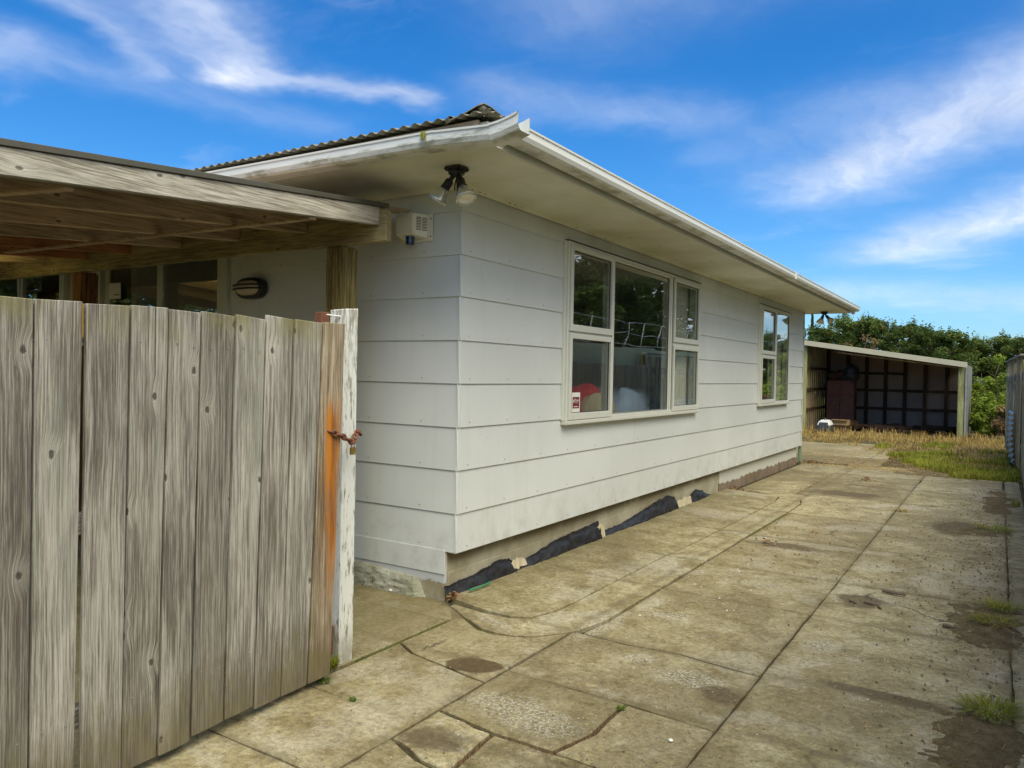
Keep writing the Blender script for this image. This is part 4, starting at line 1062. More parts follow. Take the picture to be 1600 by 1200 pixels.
# hidden rotten notch by the chain
B().box(gx(-1.31)-.002, gx(-1.31)+.0045, -1.345, -1.288, 1.17, 1.285).build('rotten_notch', m_simple('rotten_wood', (.16, .075, .025), .95, var=.4, scale=30, bump=.8), gate, bevel=.002)
gp = empty('gate_post', (.10, -1.10, 0), 'square gate post in flaking white paint beside the open gate', 'post')
def gpost():
    st = 12; vs = []; fs = []; r2 = random.Random(3)
    for j in range(st+1):
        z = -.02+1.755*j/st; q = .0
        for sx, sy in ((0, 0), (1, 0), (1, 1), (0, 1)):
            vs.append((.048+.100*sx+r2.uniform(-.0015, .0015)-(.004 if j == 0 else 0), -1.145+.095*sy+r2.uniform(-.0015, .0015), z+(r2.uniform(-.012, .012) if j == st else 0)))
    for j in range(st):
        for i in range(4): fs.append((j*4+i, j*4+(i+1) % 4, (j+1)*4+(i+1) % 4, (j+1)*4+i))
    fs += [(3, 2, 1, 0), (st*4, st*4+1, st*4+2, st*4+3)]
    B().add(vs, fs).build('shaft', M['whitewash'], gp, bevel=.004)
gpost()
box('hinge_scrap', M['rust'], gp, .060, .105, -1.255, -1.20, 1.655, 1.715, bevel=.002)
B().tube([(.10, -1.23, 1.705), (.12, -1.14, 1.70)], .004, 6).build('hinge_pin', M['paper'], gp)
box('base_scrap', M['rust'], gp, .10, .128, -1.205, -1.165, .06, .20, bevel=.002)
# far post that carries the gate
hp = box('gate_post', M['post'], None, .28, .40, -3.40, -3.27, -.02, 1.75, bevel=.006)
tag(hp, 'brown hinge post at the closed end of the paling gate', 'post')
# chain and padlock
chain = empty('chain', (.26, -1.24, 1.11), 'rusty chain looped between the gate and the white post', 'chain')
def link(c, d, up, L=.040, w=.022, r=.0052):
    d = Vector(d).normalized(); up = Vector(up); s = d.cross(up).normalized(); pts = []
    for i in range(16):
        t = 2*math.pi*i/16; pts.append(Vector(c)+d*math.cos(t)*L/2*(1.0 if True else 1)+s*math.sin(t)*w/2)
    k = 6; vs = []; fs = []; n = len(pts)
    for i, p in enumerate(pts):
        tg = (pts[(i+1) % n]-pts[i-1]).normalized(); nn = d.cross(s).normalized(); bb = tg.cross(nn).normalized()
        for j in range(k): a = 2*math.pi*j/k; vs.append(p+nn*math.cos(a)*r+bb*math.sin(a)*r)
    for i in range(n):
        for j in range(k): fs.append((i*k+j, i*k+(j+1) % k, ((i+1) % n)*k+(j+1) % k, ((i+1) % n)*k+j))
    B().add(vs, fs).build('link', M['rust'], chain, smooth=True)
path = [(.248, -1.352, 1.163), (.262, -1.325, 1.155), (.268, -1.297, 1.143), (.266, -1.268, 1.135), (.262, -1.240, 1.122), (.258, -1.212, 1.108), (.250, -1.185, 1.098), (.236, -1.160, 1.100), (.214, -1.135, 1.112), (.196, -1.105, 1.128), (.175, -1.075, 1.140), (.170, -1.048, 1.125), (.15, -1.03, 1.135)]
for i in range(len(path)-1):
    a, b_ = Vector(path[i]), Vector(path[i+1]); link((a+b_)/2, b_-a, (1, 0, .2) if i % 2 else (.1, .3, 1), L=(b_-a).length+.013)
lock = empty('padlock', (.252, -1.178, 1.06), 'small brass padlock hanging from the rusty chain', 'padlock')
B().box(.242, .256, -1.195, -1.163, 1.040, 1.075).build('body', M['brass'], lock, bevel=.003, seg=2)
B().tube([(.249, -1.188, 1.072), (.249, -1.188, 1.092), (.249, -1.179, 1.102), (.249, -1.170, 1.092), (.249, -1.170, 1.072)], .0028, 8).build('shackle', M['zinc'], lock, smooth=True)

# ------------------------------------------------------------------ black polythene strip along the footing
def poly_strip(pts, name, label, seed):
    # pts: (y, ztop)
    ys = np.arange(pts[0][0], pts[-1][0], .022); vs = []; fs = []; rows = 9
    for y in ys:
        zt = np.interp(y, [p[0] for p in pts], [p[1] for p in pts])+.010*mnoise.noise(Vector((y*14, 0, seed)))+.006*mnoise.noise(Vector((y*45, 0, seed)))
        for j in range(rows):
            v = j/(rows-1); z = -.01+.045*1+(zt-.02)*v if False else .0+(zt)*v
            bulge = .030*math.sin(min(1, v*1.15)*math.pi)**.8*(.5+min(1, zt/.15)*.5)
            x = -.070+.045*(1-v)**1.6+bulge*(.55+.5*mnoise.noise(Vector((y*4+z*12, z*10, seed))))+.016*abs(mnoise.noise(Vector((y*11-z*26, z*16, seed+4))))+.008*abs(mnoise.noise(Vector((y*30+z*50, z*20, seed+9))))
            vs.append((x, float(y)+.01*mnoise.noise(Vector((y*9, z*20, 7))), float(z)+.012))
    n = len(ys)
    for i in range(n-1):
        for j in range(rows-1): a = i*rows+j; fs.append((a, a+rows, a+rows+1, a+1))
    o = B().add(vs, fs).build(name, M['poly'], None, smooth=True, fix=False)
    tag(o, label, 'plastic sheet', 'torn black polythene along the foundation')
poly_strip([(-.03, .085), (.145, .098), (.287, .095), (.553, .138), (.717, .125), (.80, .07)], 'polythene_sheet', 'crumpled black polythene at the near foot of the wall, by the corner', 1)
poly_strip([(.78, .05), (.982, .080), (1.365, .135), (1.683, .151), (1.972, .162), (2.15, .172), (2.16, .05)], 'polythene_sheet', 'longest strip of black polythene, below the left part of the large window', 2)
poly_strip([(2.20, .05), (2.30, .075), (2.45, .07), (2.628, .075), (3.152, .130), (3.482, .173), (3.80, .187), (4.0, .14), (4.06, .03)], 'polythene_sheet', 'black polythene hump below the right half of the large window', 3)
poly_strip([(4.42, .02), (4.50, .12), (4.648, .150), (4.874, .110), (5.05, .05), (5.25, .02)], 'polythene_sheet', 'short torn tuft of black polythene farthest along the wall', 4)
poly_strip([(5.55, .012), (5.7, .03), (5.9, .01)], 'polythene_sheet', 'flat scrap of black polythene at the end of the apron', 5)
def scrap(y0, y1, z0, z1, label, seed):
    r3 = random.Random(seed); vs = []; fs = []; n = 8
    for i in range(n+1):
        y = y0+(y1-y0)*i/n
        vs += [(-.040+r3.uniform(0, .02), y, z0+r3.uniform(0, .01)), (-.055+r3.uniform(0, .01), y, z1-abs(i/n-.5)*.05+r3.uniform(-.02, .01))]
    for i in range(n): fs.append((2*i, 2*i+2, 2*i+3, 2*i+1))
    tag(B().add(vs, fs).build('torn_paper', M['felt'], None, fix=False), label, 'paper scrap')
scrap(.72, .92, .05, .135, 'torn tan building paper between the first two black polythene strips', 1)
scrap(2.08, 2.22, .03, .17, 'pale torn paper at the end of the longest polythene strip', 2)
scrap(4.02, 4.45, .02, .13, 'pale plaster patch before the last polythene tuft', 3)
tag(B().tube([(.02, .12, .058), (.03, .25, .056), (.02, .36, .058)], .006, 6).build('green_cord', m_simple('green_plastic', (.02, .22, .10), .5), None), 'short piece of green cord below the near polythene strip', 'cord')

# ------------------------------------------------------------------ shed
shed = empty('shed', (0, 20.5, 0), 'open-fronted lean-to shed with a dark framed back wall behind the yard', 'shed')
SX0, SX1, SY0, SY1 = -2.10, 2.06, 18.95, 22.2
def roofz(x): return 2.52+(1.945-2.52)*(x-(-1.89))/(1.996+1.89)
vs_ = [(-2.3, 18.80, roofz(-2.3)), (2.12, 18.80, roofz(2.12)), (2.12, 22.4, roofz(2.12)+.02), (-2.3, 22.4, roofz(-2.3)+.02)]
B().hexa([(v[0], v[1], v[2]+.012) for v in vs_]+[(v[0], v[1], v[2]+.022) for v in vs_]).build('roof', M['zinc'], shed)
B().hexa([(-2.3, 18.76, roofz(-2.3)-.115), (2.12, 18.76, roofz(2.12)-.115), (2.12, 18.795, roofz(2.12)-.115), (-2.3, 18.795, roofz(-2.3)-.115), (-2.3, 18.76, roofz(-2.3)+.022), (2.12, 18.76, roofz(2.12)+.022), (2.12, 18.795, roofz(2.12)+.022), (-2.3, 18.795, roofz(-2.3)+.022)]).build('fascia', m_simple('shed_fascia', (.50, .47, .33), .6, var=.15, scale=3), shed, bevel=.003)
B().hexa([(-1.05, 19.3, roofz(-1.05)-.20), (1.9, 19.3, roofz(1.9)-.16), (1.9, 19.34, roofz(1.9)-.16), (-1.05, 19.34, roofz(-1.05)-.20), (-1.05, 19.3, roofz(-1.05)-.165), (1.9, 19.3, roofz(1.9)-.135), (1.9, 19.34, roofz(1.9)-.135), (-1.05, 19.34, roofz(-1.05)-.165)]).build('purlin', M['rafter'], shed)
box('post', M['post_green'], shed, 1.92, 2.06, 18.90, 19.04, -.04, roofz(2.0)-.01, bevel=.015, seg=2)
box('post', M['zinc'], shed, 2.075, 2.125, 18.95, 19.0, .0, roofz(2.1)-.02, bevel=.004)
box('post', M['post_green'], shed, -1.865, -1.79, 18.90, 18.98, -.04, 2.38, bevel=.01)
# end wall of vertical boards on the house side
y = 19.0; i = 0
while y < 22.15:
    w_ = .13; gap = .018; box('plank', M['shed_wood'], shed, -1.84+(.02 if i % 2 else 0), -1.82+(.02 if i % 2 else 0), y, y+w_, .0, 2.40, bevel=.002); y += w_+gap; i += 1
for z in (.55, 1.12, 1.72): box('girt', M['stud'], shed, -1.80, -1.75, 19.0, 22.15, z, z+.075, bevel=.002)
# back wall: sheet panels between studs and girts
studs = [-1.78, -1.20, -.66, -.13, .40, .94, 1.50, 2.02]
girts = [.0, .55, 1.10, 1.62]
zt_ = lambda x: roofz(x)-.02
for i in range(len(studs)-1):
    for j in range(len(girts)):
        z0 = girts[j]; a, b_ = studs[i], studs[i+1]; 
        if j < 3:
            if j == 2 and i >= 4: continue
            z1 = girts[j+1]
            box('back_panel', M['panel_grey'], shed, a, b_-.002, 22.20, 22.206, z0, z1-.002, bevel=0)
        else:
            z0 = 1.62 if i < 4 else 1.10
            B().hexa([(a, 22.2, z0), (b_-.002, 22.2, z0), (b_-.002, 22.206, z0), (a, 22.206, z0), (a, 22.2, zt_(a)), (b_-.002, 22.2, zt_(b_)), (b_-.002, 22.206, zt_(b_)), (a, 22.206, zt_(a))]).build('back_panel', M['panel_grey'], shed)
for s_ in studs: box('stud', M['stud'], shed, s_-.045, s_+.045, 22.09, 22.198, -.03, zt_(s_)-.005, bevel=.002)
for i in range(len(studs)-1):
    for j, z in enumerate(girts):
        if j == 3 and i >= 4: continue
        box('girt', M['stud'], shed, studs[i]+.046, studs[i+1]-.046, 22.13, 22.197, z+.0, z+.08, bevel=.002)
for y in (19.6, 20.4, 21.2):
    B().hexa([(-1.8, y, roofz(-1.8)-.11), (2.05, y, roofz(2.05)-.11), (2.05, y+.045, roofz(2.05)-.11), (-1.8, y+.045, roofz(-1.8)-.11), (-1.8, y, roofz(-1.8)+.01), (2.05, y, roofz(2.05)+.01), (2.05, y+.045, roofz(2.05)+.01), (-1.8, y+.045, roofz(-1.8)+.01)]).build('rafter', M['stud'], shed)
box('right_wall', M['zinc'], shed, 2.13, 2.14, 19.0, 22.2, .0, 1.88, bevel=0)
sheet('floor', M['soil'], -1.8, 2.1, 18.9, 22.25, -.02, kind=None, parent=shed)
if 'kind' in bpy.data.objects['floor']: del bpy.data.objects['floor']['kind']
# contents
cab = empty('cabinet', (-1.2, 21.3, 0), 'old red-brown wooden cabinet in the left of the open shed', 'cabinet')
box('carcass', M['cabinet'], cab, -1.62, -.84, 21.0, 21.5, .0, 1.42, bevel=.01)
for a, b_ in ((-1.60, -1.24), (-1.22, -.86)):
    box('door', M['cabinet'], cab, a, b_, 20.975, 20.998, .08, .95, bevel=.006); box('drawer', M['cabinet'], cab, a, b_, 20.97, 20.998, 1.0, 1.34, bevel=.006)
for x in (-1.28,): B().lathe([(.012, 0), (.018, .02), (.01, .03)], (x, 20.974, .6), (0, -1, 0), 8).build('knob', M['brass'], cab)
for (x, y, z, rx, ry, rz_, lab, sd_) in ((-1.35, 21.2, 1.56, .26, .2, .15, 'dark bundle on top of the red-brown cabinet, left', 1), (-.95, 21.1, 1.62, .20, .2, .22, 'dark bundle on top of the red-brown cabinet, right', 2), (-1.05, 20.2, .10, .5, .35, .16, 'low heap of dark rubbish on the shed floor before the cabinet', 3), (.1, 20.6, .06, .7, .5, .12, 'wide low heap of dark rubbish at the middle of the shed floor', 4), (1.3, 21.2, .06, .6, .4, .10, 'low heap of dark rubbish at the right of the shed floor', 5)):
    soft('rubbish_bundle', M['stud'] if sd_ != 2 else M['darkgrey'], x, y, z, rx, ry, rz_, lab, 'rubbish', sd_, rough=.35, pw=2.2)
pet = empty('pet_carrier', (-1.22, 18.7, 0), 'white and dark pet carrier on the straw in front of the shed', 'pet carrier')
B().hexa([(-1.40, 18.42, .0), (-1.03, 18.42, .0), (-1.03, 18.95, .0), (-1.40, 18.95, .0), (-1.38, 18.44, .17), (-1.05, 18.44, .17), (-1.05, 18.93, .17), (-1.38, 18.93, .17)]).build('base', M['darkgrey'], pet, bevel=.02, seg=2)
B().hexa([(-1.40, 18.43, .172), (-1.03, 18.43, .172), (-1.03, 18.94, .172), (-1.40, 18.94, .172), (-1.33, 18.47, .33), (-1.10, 18.47, .33), (-1.10, 18.90, .33), (-1.33, 18.90, .33)]).build('top', M['white'], pet, bevel=.03, seg=2)
box('door', M['darkgrey'], pet, -1.33, -1.10, 18.405, 18.428, .05, .27, bevel=.01)
for x in (-1.29, -1.25, -1.21, -1.17, -1.13): B().tube([(x, 18.398, .07), (x, 18.398, .25)], .004, 5).build('door_bar', M['zinc'], pet)
B().tube([(-1.215, 18.56, .335), (-1.215, 18.58, .37), (-1.215, 18.78, .37), (-1.215, 18.80, .335)], .012, 6).build('handle', M['darkgrey'], pet)
bx = empty('cardboard_box', (-1.0, 19.4, .0), 'open tan cardboard tray resting on dark clutter beside the pet carrier', 'box')
for (x0, x1, y0, y1, z0, z1) in ((-1.17, -.72, 19.20, 19.21, .17, .31), (-1.17, -.72, 19.59, 19.60, .17, .31), (-1.17, -1.16, 19.21, 19.59, .17, .31), (-.73, -.72, 19.21, 19.59, .17, .31), (-1.16, -.73, 19.21, 19.59, .17, .18)):
    box('side', M['box'], bx, x0, x1, y0, y1, z0, z1, bevel=.001)
B().hexa([(-1.2, 19.10, .315), (-.69, 19.10, .315), (-.72, 19.20, .31), (-1.17, 19.20, .31), (-1.2, 19.10, .319), (-.69, 19.10, .319), (-.72, 19.20, .314), (-1.17, 19.20, .314)]).build('flap', M['box'], bx)
tag(box('crate', M['stud'], None, -1.15, -.74, 19.22, 19.58, -.02, .168, bevel=.01), 'dark low crate carrying the cardboard tray', 'crate')

# ------------------------------------------------------------------ boundary fence on the right
fence = empty('paling_fence', (3.15, 5, 0), 'old paling fence along the right edge of the drive', 'fence')
def fx(y): return 3.13 if y < 10.4 else 3.13-.155*(y-10.4)/4.8
rf = random.Random(21)
y = -4.6
while y < 10.35:
    w_ = .145; z1 = 1.64+rf.uniform(-.015, .015); x0 = fx(y)+rf.uniform(0, .006)
    B().hexa([(x0, y+.002, .03), (x0+.018, y+.002, .03), (x0+.018, y+w_-.006, .03), (x0, y+w_-.006, .03), (x0, y+.002, z1), (x0+.018, y+.002, z1+.004), (x0+.018, y+w_-.006, z1), (x0, y+w_-.006, z1)]).build('paling', M['plank_far'], fence, bevel=.002); y += w_
for z in (.3, 1.35): box('rail', M['rail'], fence, 3.155, 3.20, -4.6, 10.35, z, z+.09, bevel=.003)
posts = [-4.6, -2.2, .2, 2.6, 5.0, 7.4]
for y in posts: box('post', M['post'], fence, 3.20, 3.30, y, y+.1, -.03, 1.66, bevel=.004)
fence2 = empty('paling_fence', (3.08, 13, 0), 'broken stretch of fence with tall gapped boards by the grass', 'fence')
yy = 10.5; i = 0
while yy < 15.4:
    tall = i % 3 != 1; z1 = (1.84 if tall else 1.42)+rf.uniform(-.02, .02); x0 = fx(yy)-.028
    if not (11.6 < yy < 12.4 and i % 2):
        B().hexa([(x0, yy, .10), (x0+.018, yy, .10), (x0+.018, yy+.12, .10), (x0, yy+.12, .10), (x0, yy, z1), (x0+.018, yy, z1), (x0+.018, yy+.12, z1), (x0, yy+.12, z1)]).build('paling', M['plank_far'], fence2, bevel=.002)
    yy += .165; i += 1
def frail(z, h, mat, dx=0, w=.045, nm='rail'):
    for a, b_ in ((10.4, 12.8), (12.81, 15.4)):
        B().hexa([(fx(a)+dx, a, z), (fx(a)+dx+w, a, z), (fx(b_)+dx+w, b_, z), (fx(b_)+dx, b_, z), (fx(a)+dx, a, z+h), (fx(a)+dx+w, a, z+h), (fx(b_)+dx+w, b_, z+h), (fx(b_)+dx, b_, z+h)]).build(nm, mat, fence2, bevel=.003)
frail(.35, .09, M['rail']); frail(1.48, .14, M['rail']); frail(1.87, .03, M['rail'], dx=-.05, w=.11, nm='capping')
for y in (10.42, 12.75, 15.3): box('post', M['post'], fence2, fx(y)+.046, fx(y)+.14, y, y+.1, -.03, 1.868, bevel=.004)
iron = empty('iron_fence', (3.34, 5, 0), 'neighbour’s pale green corrugated iron fence rising behind the palings', 'fence')
def iron_sheet(y0, y1, z0, z1, x0, mat, parent, name='iron_sheet'):
    n = int((y1-y0)/.076*6); vs = []; fs = []
    for i in range(n+1):
        y = y0+(y1-y0)*i/n
        for z in (z0, z1): vs.append((x0+wave(y), y, z+(rf.uniform(-.002, .002))))
    for i in range(n): fs.append((2*i, 2*i+2, 2*i+3, 2*i+1))
    return B().add(vs, fs).build(name, mat, parent, smooth=True, fix=False)
for k in range(24): iron_sheet(-4.6+k*.8, -4.6+(k+1)*.8, .1, 2.0+.02*math.sin(k*2.1), 3.36+.003*(k % 2), M['zinc_green'], iron)
box('rail', M['rail'], iron, 3.38, 3.42, -4.6, 14.6, 1.6, 1.69, bevel=.003)
# white wire netting frame above it, mirrored in the windows
wr = empty('wire_netting', (3.40, 7, 2.0), 'bent white wire topping above the neighbour’s iron fence', 'netting')
rw = random.Random(4)
for z in (2.05, 2.28, 2.50):
    B().tube([(3.40, yy_, z+rw.uniform(-.025, .025)) for yy_ in np.arange(2., 14.6, .45)], .006, 5).build('wire', M['wire'], wr, smooth=True)
for y in np.arange(2.3, 14.2, .85):
    B().tube([(3.40, y, 2.03), (3.40, y+.12+rw.uniform(-.05, .1), 2.27), (3.40, y+.30+rw.uniform(-.08, .1), 2.51)], .007, 5).build('wire', M['wire'], wr, smooth=True)
# bent sheet leaning on the broken stretch
def bent():
    n = 30; vs = []; fs = []; nz = 60
    for i in range(n+1):
        y = 11.3+1.5*i/n
        for j in range(nz+1):
            v = j/nz; vs.append((fx(y)-.035-.10*math.sin(v*1.5)*(.35+.65*(1-v))+.016*math.cos(v*62), y+.0, .10+.85*v-.15*(i/n)*(1-v)+wave(y)*0))
    for i in range(n):
        for j in range(nz): a = i*(nz+1)+j; fs.append((a, a+nz+1, a+nz+2, a+1))
    return B().add(vs, fs).build('corrugated_sheet', M['zinc'], None, smooth=True, fix=False)
tag(bent(), 'bent pale corrugated sheet leaning at the foot of the broken fence', 'metal sheet')

# ------------------------------------------------------------------ vegetation
def leaf_mesh(name, pts, size, rs, mat, elong=2.2, up=.2):
    pts = np.asarray(pts); n = len(pts); rng = np.random.default_rng(rs)
    d = rng.normal(size=(n, 3)); d[:, 2] += up; d /= np.linalg.norm(d, axis=1)[:, None]
    e = np.cross(d, rng.normal(size=(n, 3))); e /= np.linalg.norm(e, axis=1)[:, None]+1e-9
    s = size*rng.uniform(.6, 1.4, n)[:, None]
    a = pts-d*s*.5*elong*.5; b_ = pts+e*s*.5; c = pts+d*s*.5*elong*.5; d2 = pts-e*s*.5
    v = np.stack([a, b_, c, d2], 1).reshape(-1, 3)
    me = bpy.data.meshes.new(name); me.vertices.add(4*n); me.vertices.foreach_set('co', v.ravel()); me.loops.add(4*n); me.loops.foreach_set('vertex_index', np.arange(4*n))
    me.polygons.add(n); me.polygons.foreach_set('loop_start', np.arange(n)*4); me.polygons.foreach_set('loop_total', np.full(n, 4)); me.update(calc_edges=True); me.materials.append(mat); return me
def crown_pts(rs, n, h, r, kind):
    rng = np.random.default_rng(rs); P = []
    if kind == 'pine':      # ragged clusters, narrower top
        k = 60; 
        for i in range(k):
            v = rng.uniform(.06, 1.0)**.9; rad = r*(1.08-v)**.5*rng.uniform(.25, 1.05); th = rng.uniform(0, 2*np.pi)
            c = np.array([rad*np.cos(th), rad*np.sin(th), h*v]); sp = np.array([.34, .34, .26])*r*.62*rng.uniform(.6, 1.1)
            m_ = n//k; q = rng.normal(size=(m_, 3)); q /= np.linalg.norm(q, axis=1)[:, None]; q *= rng.uniform(.35, 1., (m_, 1))**.5
            P.append(c+q*sp)
        for i in range(30):   # leader shoots
            th = rng.uniform(0, 2*np.pi); rad = r*.5*rng.uniform(0, 1); c = np.array([rad*np.cos(th), rad*np.sin(th), h*(1.02-.18*rad/r)]); m_ = 26
            P.append(c+rng.normal(size=(m_, 3))*np.array([.035, .035, .20])*1.3)
    elif kind == 'cypress':
        z = rng.uniform(.05, 1, n); rad = r*(1-z)**.7*rng.uniform(.6, 1, n); th = rng.uniform(0, 2*np.pi, n); P.append(np.stack([rad*np.cos(th), rad*np.sin(th), h*z], 1))
    else:
        k = 30
        for i in range(k):
            q = rng.normal(size=3); q /= np.linalg.norm(q); c = np.array([q[0]*r*.72, q[1]*r*.72, h*.52+q[2]*h*.40])*rng.uniform(.75, 1.1)
            c[2] = max(.15*h, c[2]); m_ = n//k; w = rng.normal(size=(m_, 3)); w /= np.linalg.norm(w, axis=1)[:, None]; w *= rng.uniform(.3, 1, (m_, 1))**.6
            P.append(c+w*np.array([1, 1, .8])*r*.33*rng.uniform(.6, 1.2))
    P = np.concatenate(P); P[:, 2] = np.maximum(P[:, 2], .03); return P
def trunk_b(h, r, seed, limbs=7, spread=1.2):
    b = B(); r4 = random.Random(seed); pts = [(r4.uniform(-.03, .03)*h*.3*i, r4.uniform(-.03, .03)*h*.3*i, h*.9*i/6) for i in range(7)]
    b.tube(pts, [r*(1-.82*i/6) for i in range(7)], 8)
    for i in range(limbs):
        k = r4.randint(2, 5); p = Vector(pts[k]); th = r4.uniform(0, 6.28); L = spread*r4.uniform(.5, 1)
        b.tube([p, p+Vector((math.cos(th)*L*.5, math.sin(th)*L*.5, L*.22)), p+Vector((math.cos(th)*L, math.sin(th)*L, L*.55))], [r*.35, r*.22, r*.06], 6)
    return b
def make_tree(name, kind, rs, h, r, n, leaf, mat, elong=2.2, tr=.12):
    t = empty(name, (0, 0, 0)); me = leaf_mesh('crown', crown_pts(rs, n, h, r, kind), leaf, rs, mat, elong)
    c = bpy.data.objects.new('crown', me); COL.objects.link(c); c.parent = t
    tb = trunk_b(h, tr, rs, limbs=5, spread=r*.5).build('trunk', M['bark'], None, smooth=True, pivot=(0, 0, 0)); tb.parent = t; tb.location = (0, 0, 0)
    return t
def dup(root, loc, rz_=0, sc=(1, 1, 1), label=None, mat=None):
    rr = root.copy(); COL.objects.link(rr); rr.location = loc; rr.rotation_euler = (0, 0, rz_); rr.scale = sc
    if label: rr['label'] = label
    for ch in list(root.children):
        c = ch.copy(); COL.objects.link(c); c.parent = rr
    return rr
rt = random.Random(31)
protoP = [make_tree('pine_tree', 'pine', s, 6.2, 2.3, 15000, .078, M['pine'], 3.2, .14) for s in (1, 2, 3, 4)]
used = [False]*4
def place(protos, used, i, loc, rz_, sc, label, cat, group):
    k = i % len(protos)
    if not used[k]: o = protos[k]; used[k] = True; o.location = loc; o.rotation_euler = (0, 0, rz_); o.scale = sc
    else: o = dup(protos[k], loc, rz_, sc)
    o['label'] = label; o['category'] = cat
    if group: o['group'] = group
    return o
# skyline of the far pines: x at Y=48 -> crown height
XS = [-17, -14.6, -12.2, -10.0, -8.3, -6.9, -5.5, -4.2, -3.0, -1.8, -.7, .5, 1.6, 2.9, 4.3, 6.0, 8.2, 10.6]
HT = [4.1, 4.4, 4.0, 4.0, 4.1, 4.8, 5.5, 5.7, 5.4, 5.3, 4.9, 4.8, 4.5, 4.7, 4.6, 4.9, 4.8, 5.0]
LBL = 'bushy dark pine in the belt of trees beyond the shed'
k_ = 0
for xx, hh in zip(XS, HT):
    hh2 = hh*rt.uniform(.93, 1.02)*(.96 if xx < .2 else .89); place(protoP, used, k_, (xx, 48+rt.uniform(-1.5, 1.5), -.2), rt.uniform(0, 6), (1.0, 1.0, hh2/6.2), LBL, 'tree', 'pine belt beyond the shed'); k_ += 1
for i in range(15):
    xx = -16+i*1.95+rt.uniform(-.5, .5); hh2 = np.interp(xx, XS, HT)*rt.uniform(.84, .98)*(.96 if xx < .2 else .88); place(protoP, used, k_, (xx, 51.5+rt.uniform(-1, 2), -.2), rt.uniform(0, 6), (1.3, 1.3, hh2*1.04/6.2), LBL, 'tree', 'pine belt beyond the shed'); k_ += 1
# shorter growth in front of the pines
specs = [(-6.3, 38, 2.9, 1.4, 'bush', 'lime green bushy tree left of the pines, behind the shed roof'), (-7.6, 38, 2.6, 1.3, 'bush', 'yellow-green bush half hidden by the house end'), (-2.6, 42, 3.0, 1.2, 'sage', 'grey-green feathery tree in the middle above the shed roof'), (-3.7, 44, 4.3, .9, 'dead', 'bare brown tree among the pines'), (-4.6, 44, 4.1, .8, 'dead', 'thin dying brown tree left of the bare one')]
for i, (x, y, h, r, kind, lab) in enumerate(specs):
    t = make_tree('shrub' if kind != 'dead' else 'dead_tree', 'round', 50+i, h, r, 5200 if kind != 'dead' else 1500, .10, M[kind], 2.0, .06); t.location = (x, y, 0); tag(t, lab, 'tree')
t = make_tree('cypress_tree', 'cypress', 71, 6.4, .35, 1500, .12, M['pine'], 2.5, .06); t.location = (-9.0, 56, 0); tag(t, 'slim dark spire-shaped tree beside the far spotlight', 'tree')
# bushes right of the shed
bs = [(2.75, 20.6, 2.15, .62, 'bush', 'tall lime green bush against the far fence'), (2.62, 20.0, 1.0, .55, 'bush', 'low bright green bush at the right of the shed'), (2.35, 22.3, 1.9, .5, 'bush', 'leafy green shrub right behind the shed corner'), (3.05, 19.4, 1.0, .42, 'dead', 'dry brown brush at the foot of the tall lime bush'), (2.6, 24.5, 1.5, .9, 'sage', 'pale shrub in the gap behind the lime bush'), (3.6, 23.0, 1.7, .8, 'bush', 'green bush beyond the end of the broken fence')]
for i, (x, y, h, r, kind, lab) in enumerate(bs):
    t = make_tree('shrub', 'round', 90+i, h, r, 5200 if kind != 'dead' else 2600, .060 if kind != 'dead' else .05, M[kind], 1.9 if kind != 'dead' else 5, .03); t.location = (x, y, 0); tag(t, lab, 'bush')
# trees of the neighbouring section, mirrored in the windows
RT = [(8.2, 1.0, .8), (8.4, 4.2, .85), (9.0, 7.2, .95), (8.6, 10.0, 1.0), (9.6, 12.6, 1.0), (8.8, 15.2, 1.05), (10.0, 18, 1.1), (9.2, 21, 1.1), (10.8, 24, 1.2), (9.8, 27.5, 1.2), (11.5, 31, 1.25), (10.5, 35, 1.25), (13, 14, 1.2), (13.5, 20, 1.3)]
for i, (x, y, s) in enumerate(RT):
    place(protoP, used, k_, (x, y, -.2), rt.uniform(0, 6), (s*1.3, s*1.3, s*.92), 'dark tree on the neighbouring section beyond the right fence', 'tree', 'trees beyond the right fence'); k_ += 1
for i, (x, y, s) in enumerate(((-13.0, -3.4, 1.0), (-15.5, -6.0, 1.1), (-3.5, -9.5, .8), (-6.5, -10.5, .9), (-9.5, -9.0, .85), (-13, -7.0, .9))):  # unseen trees added so the door glass mirrors no bright sky
    place(protoP, used, k_, (x, y, -.2), rt.uniform(0, 6), (s*1.3, s*1.3, s*.8), 'unseen dark tree added behind the carport to darken the sliding door reflection', 'tree', 'unseen trees added behind the carport'); k_ += 1
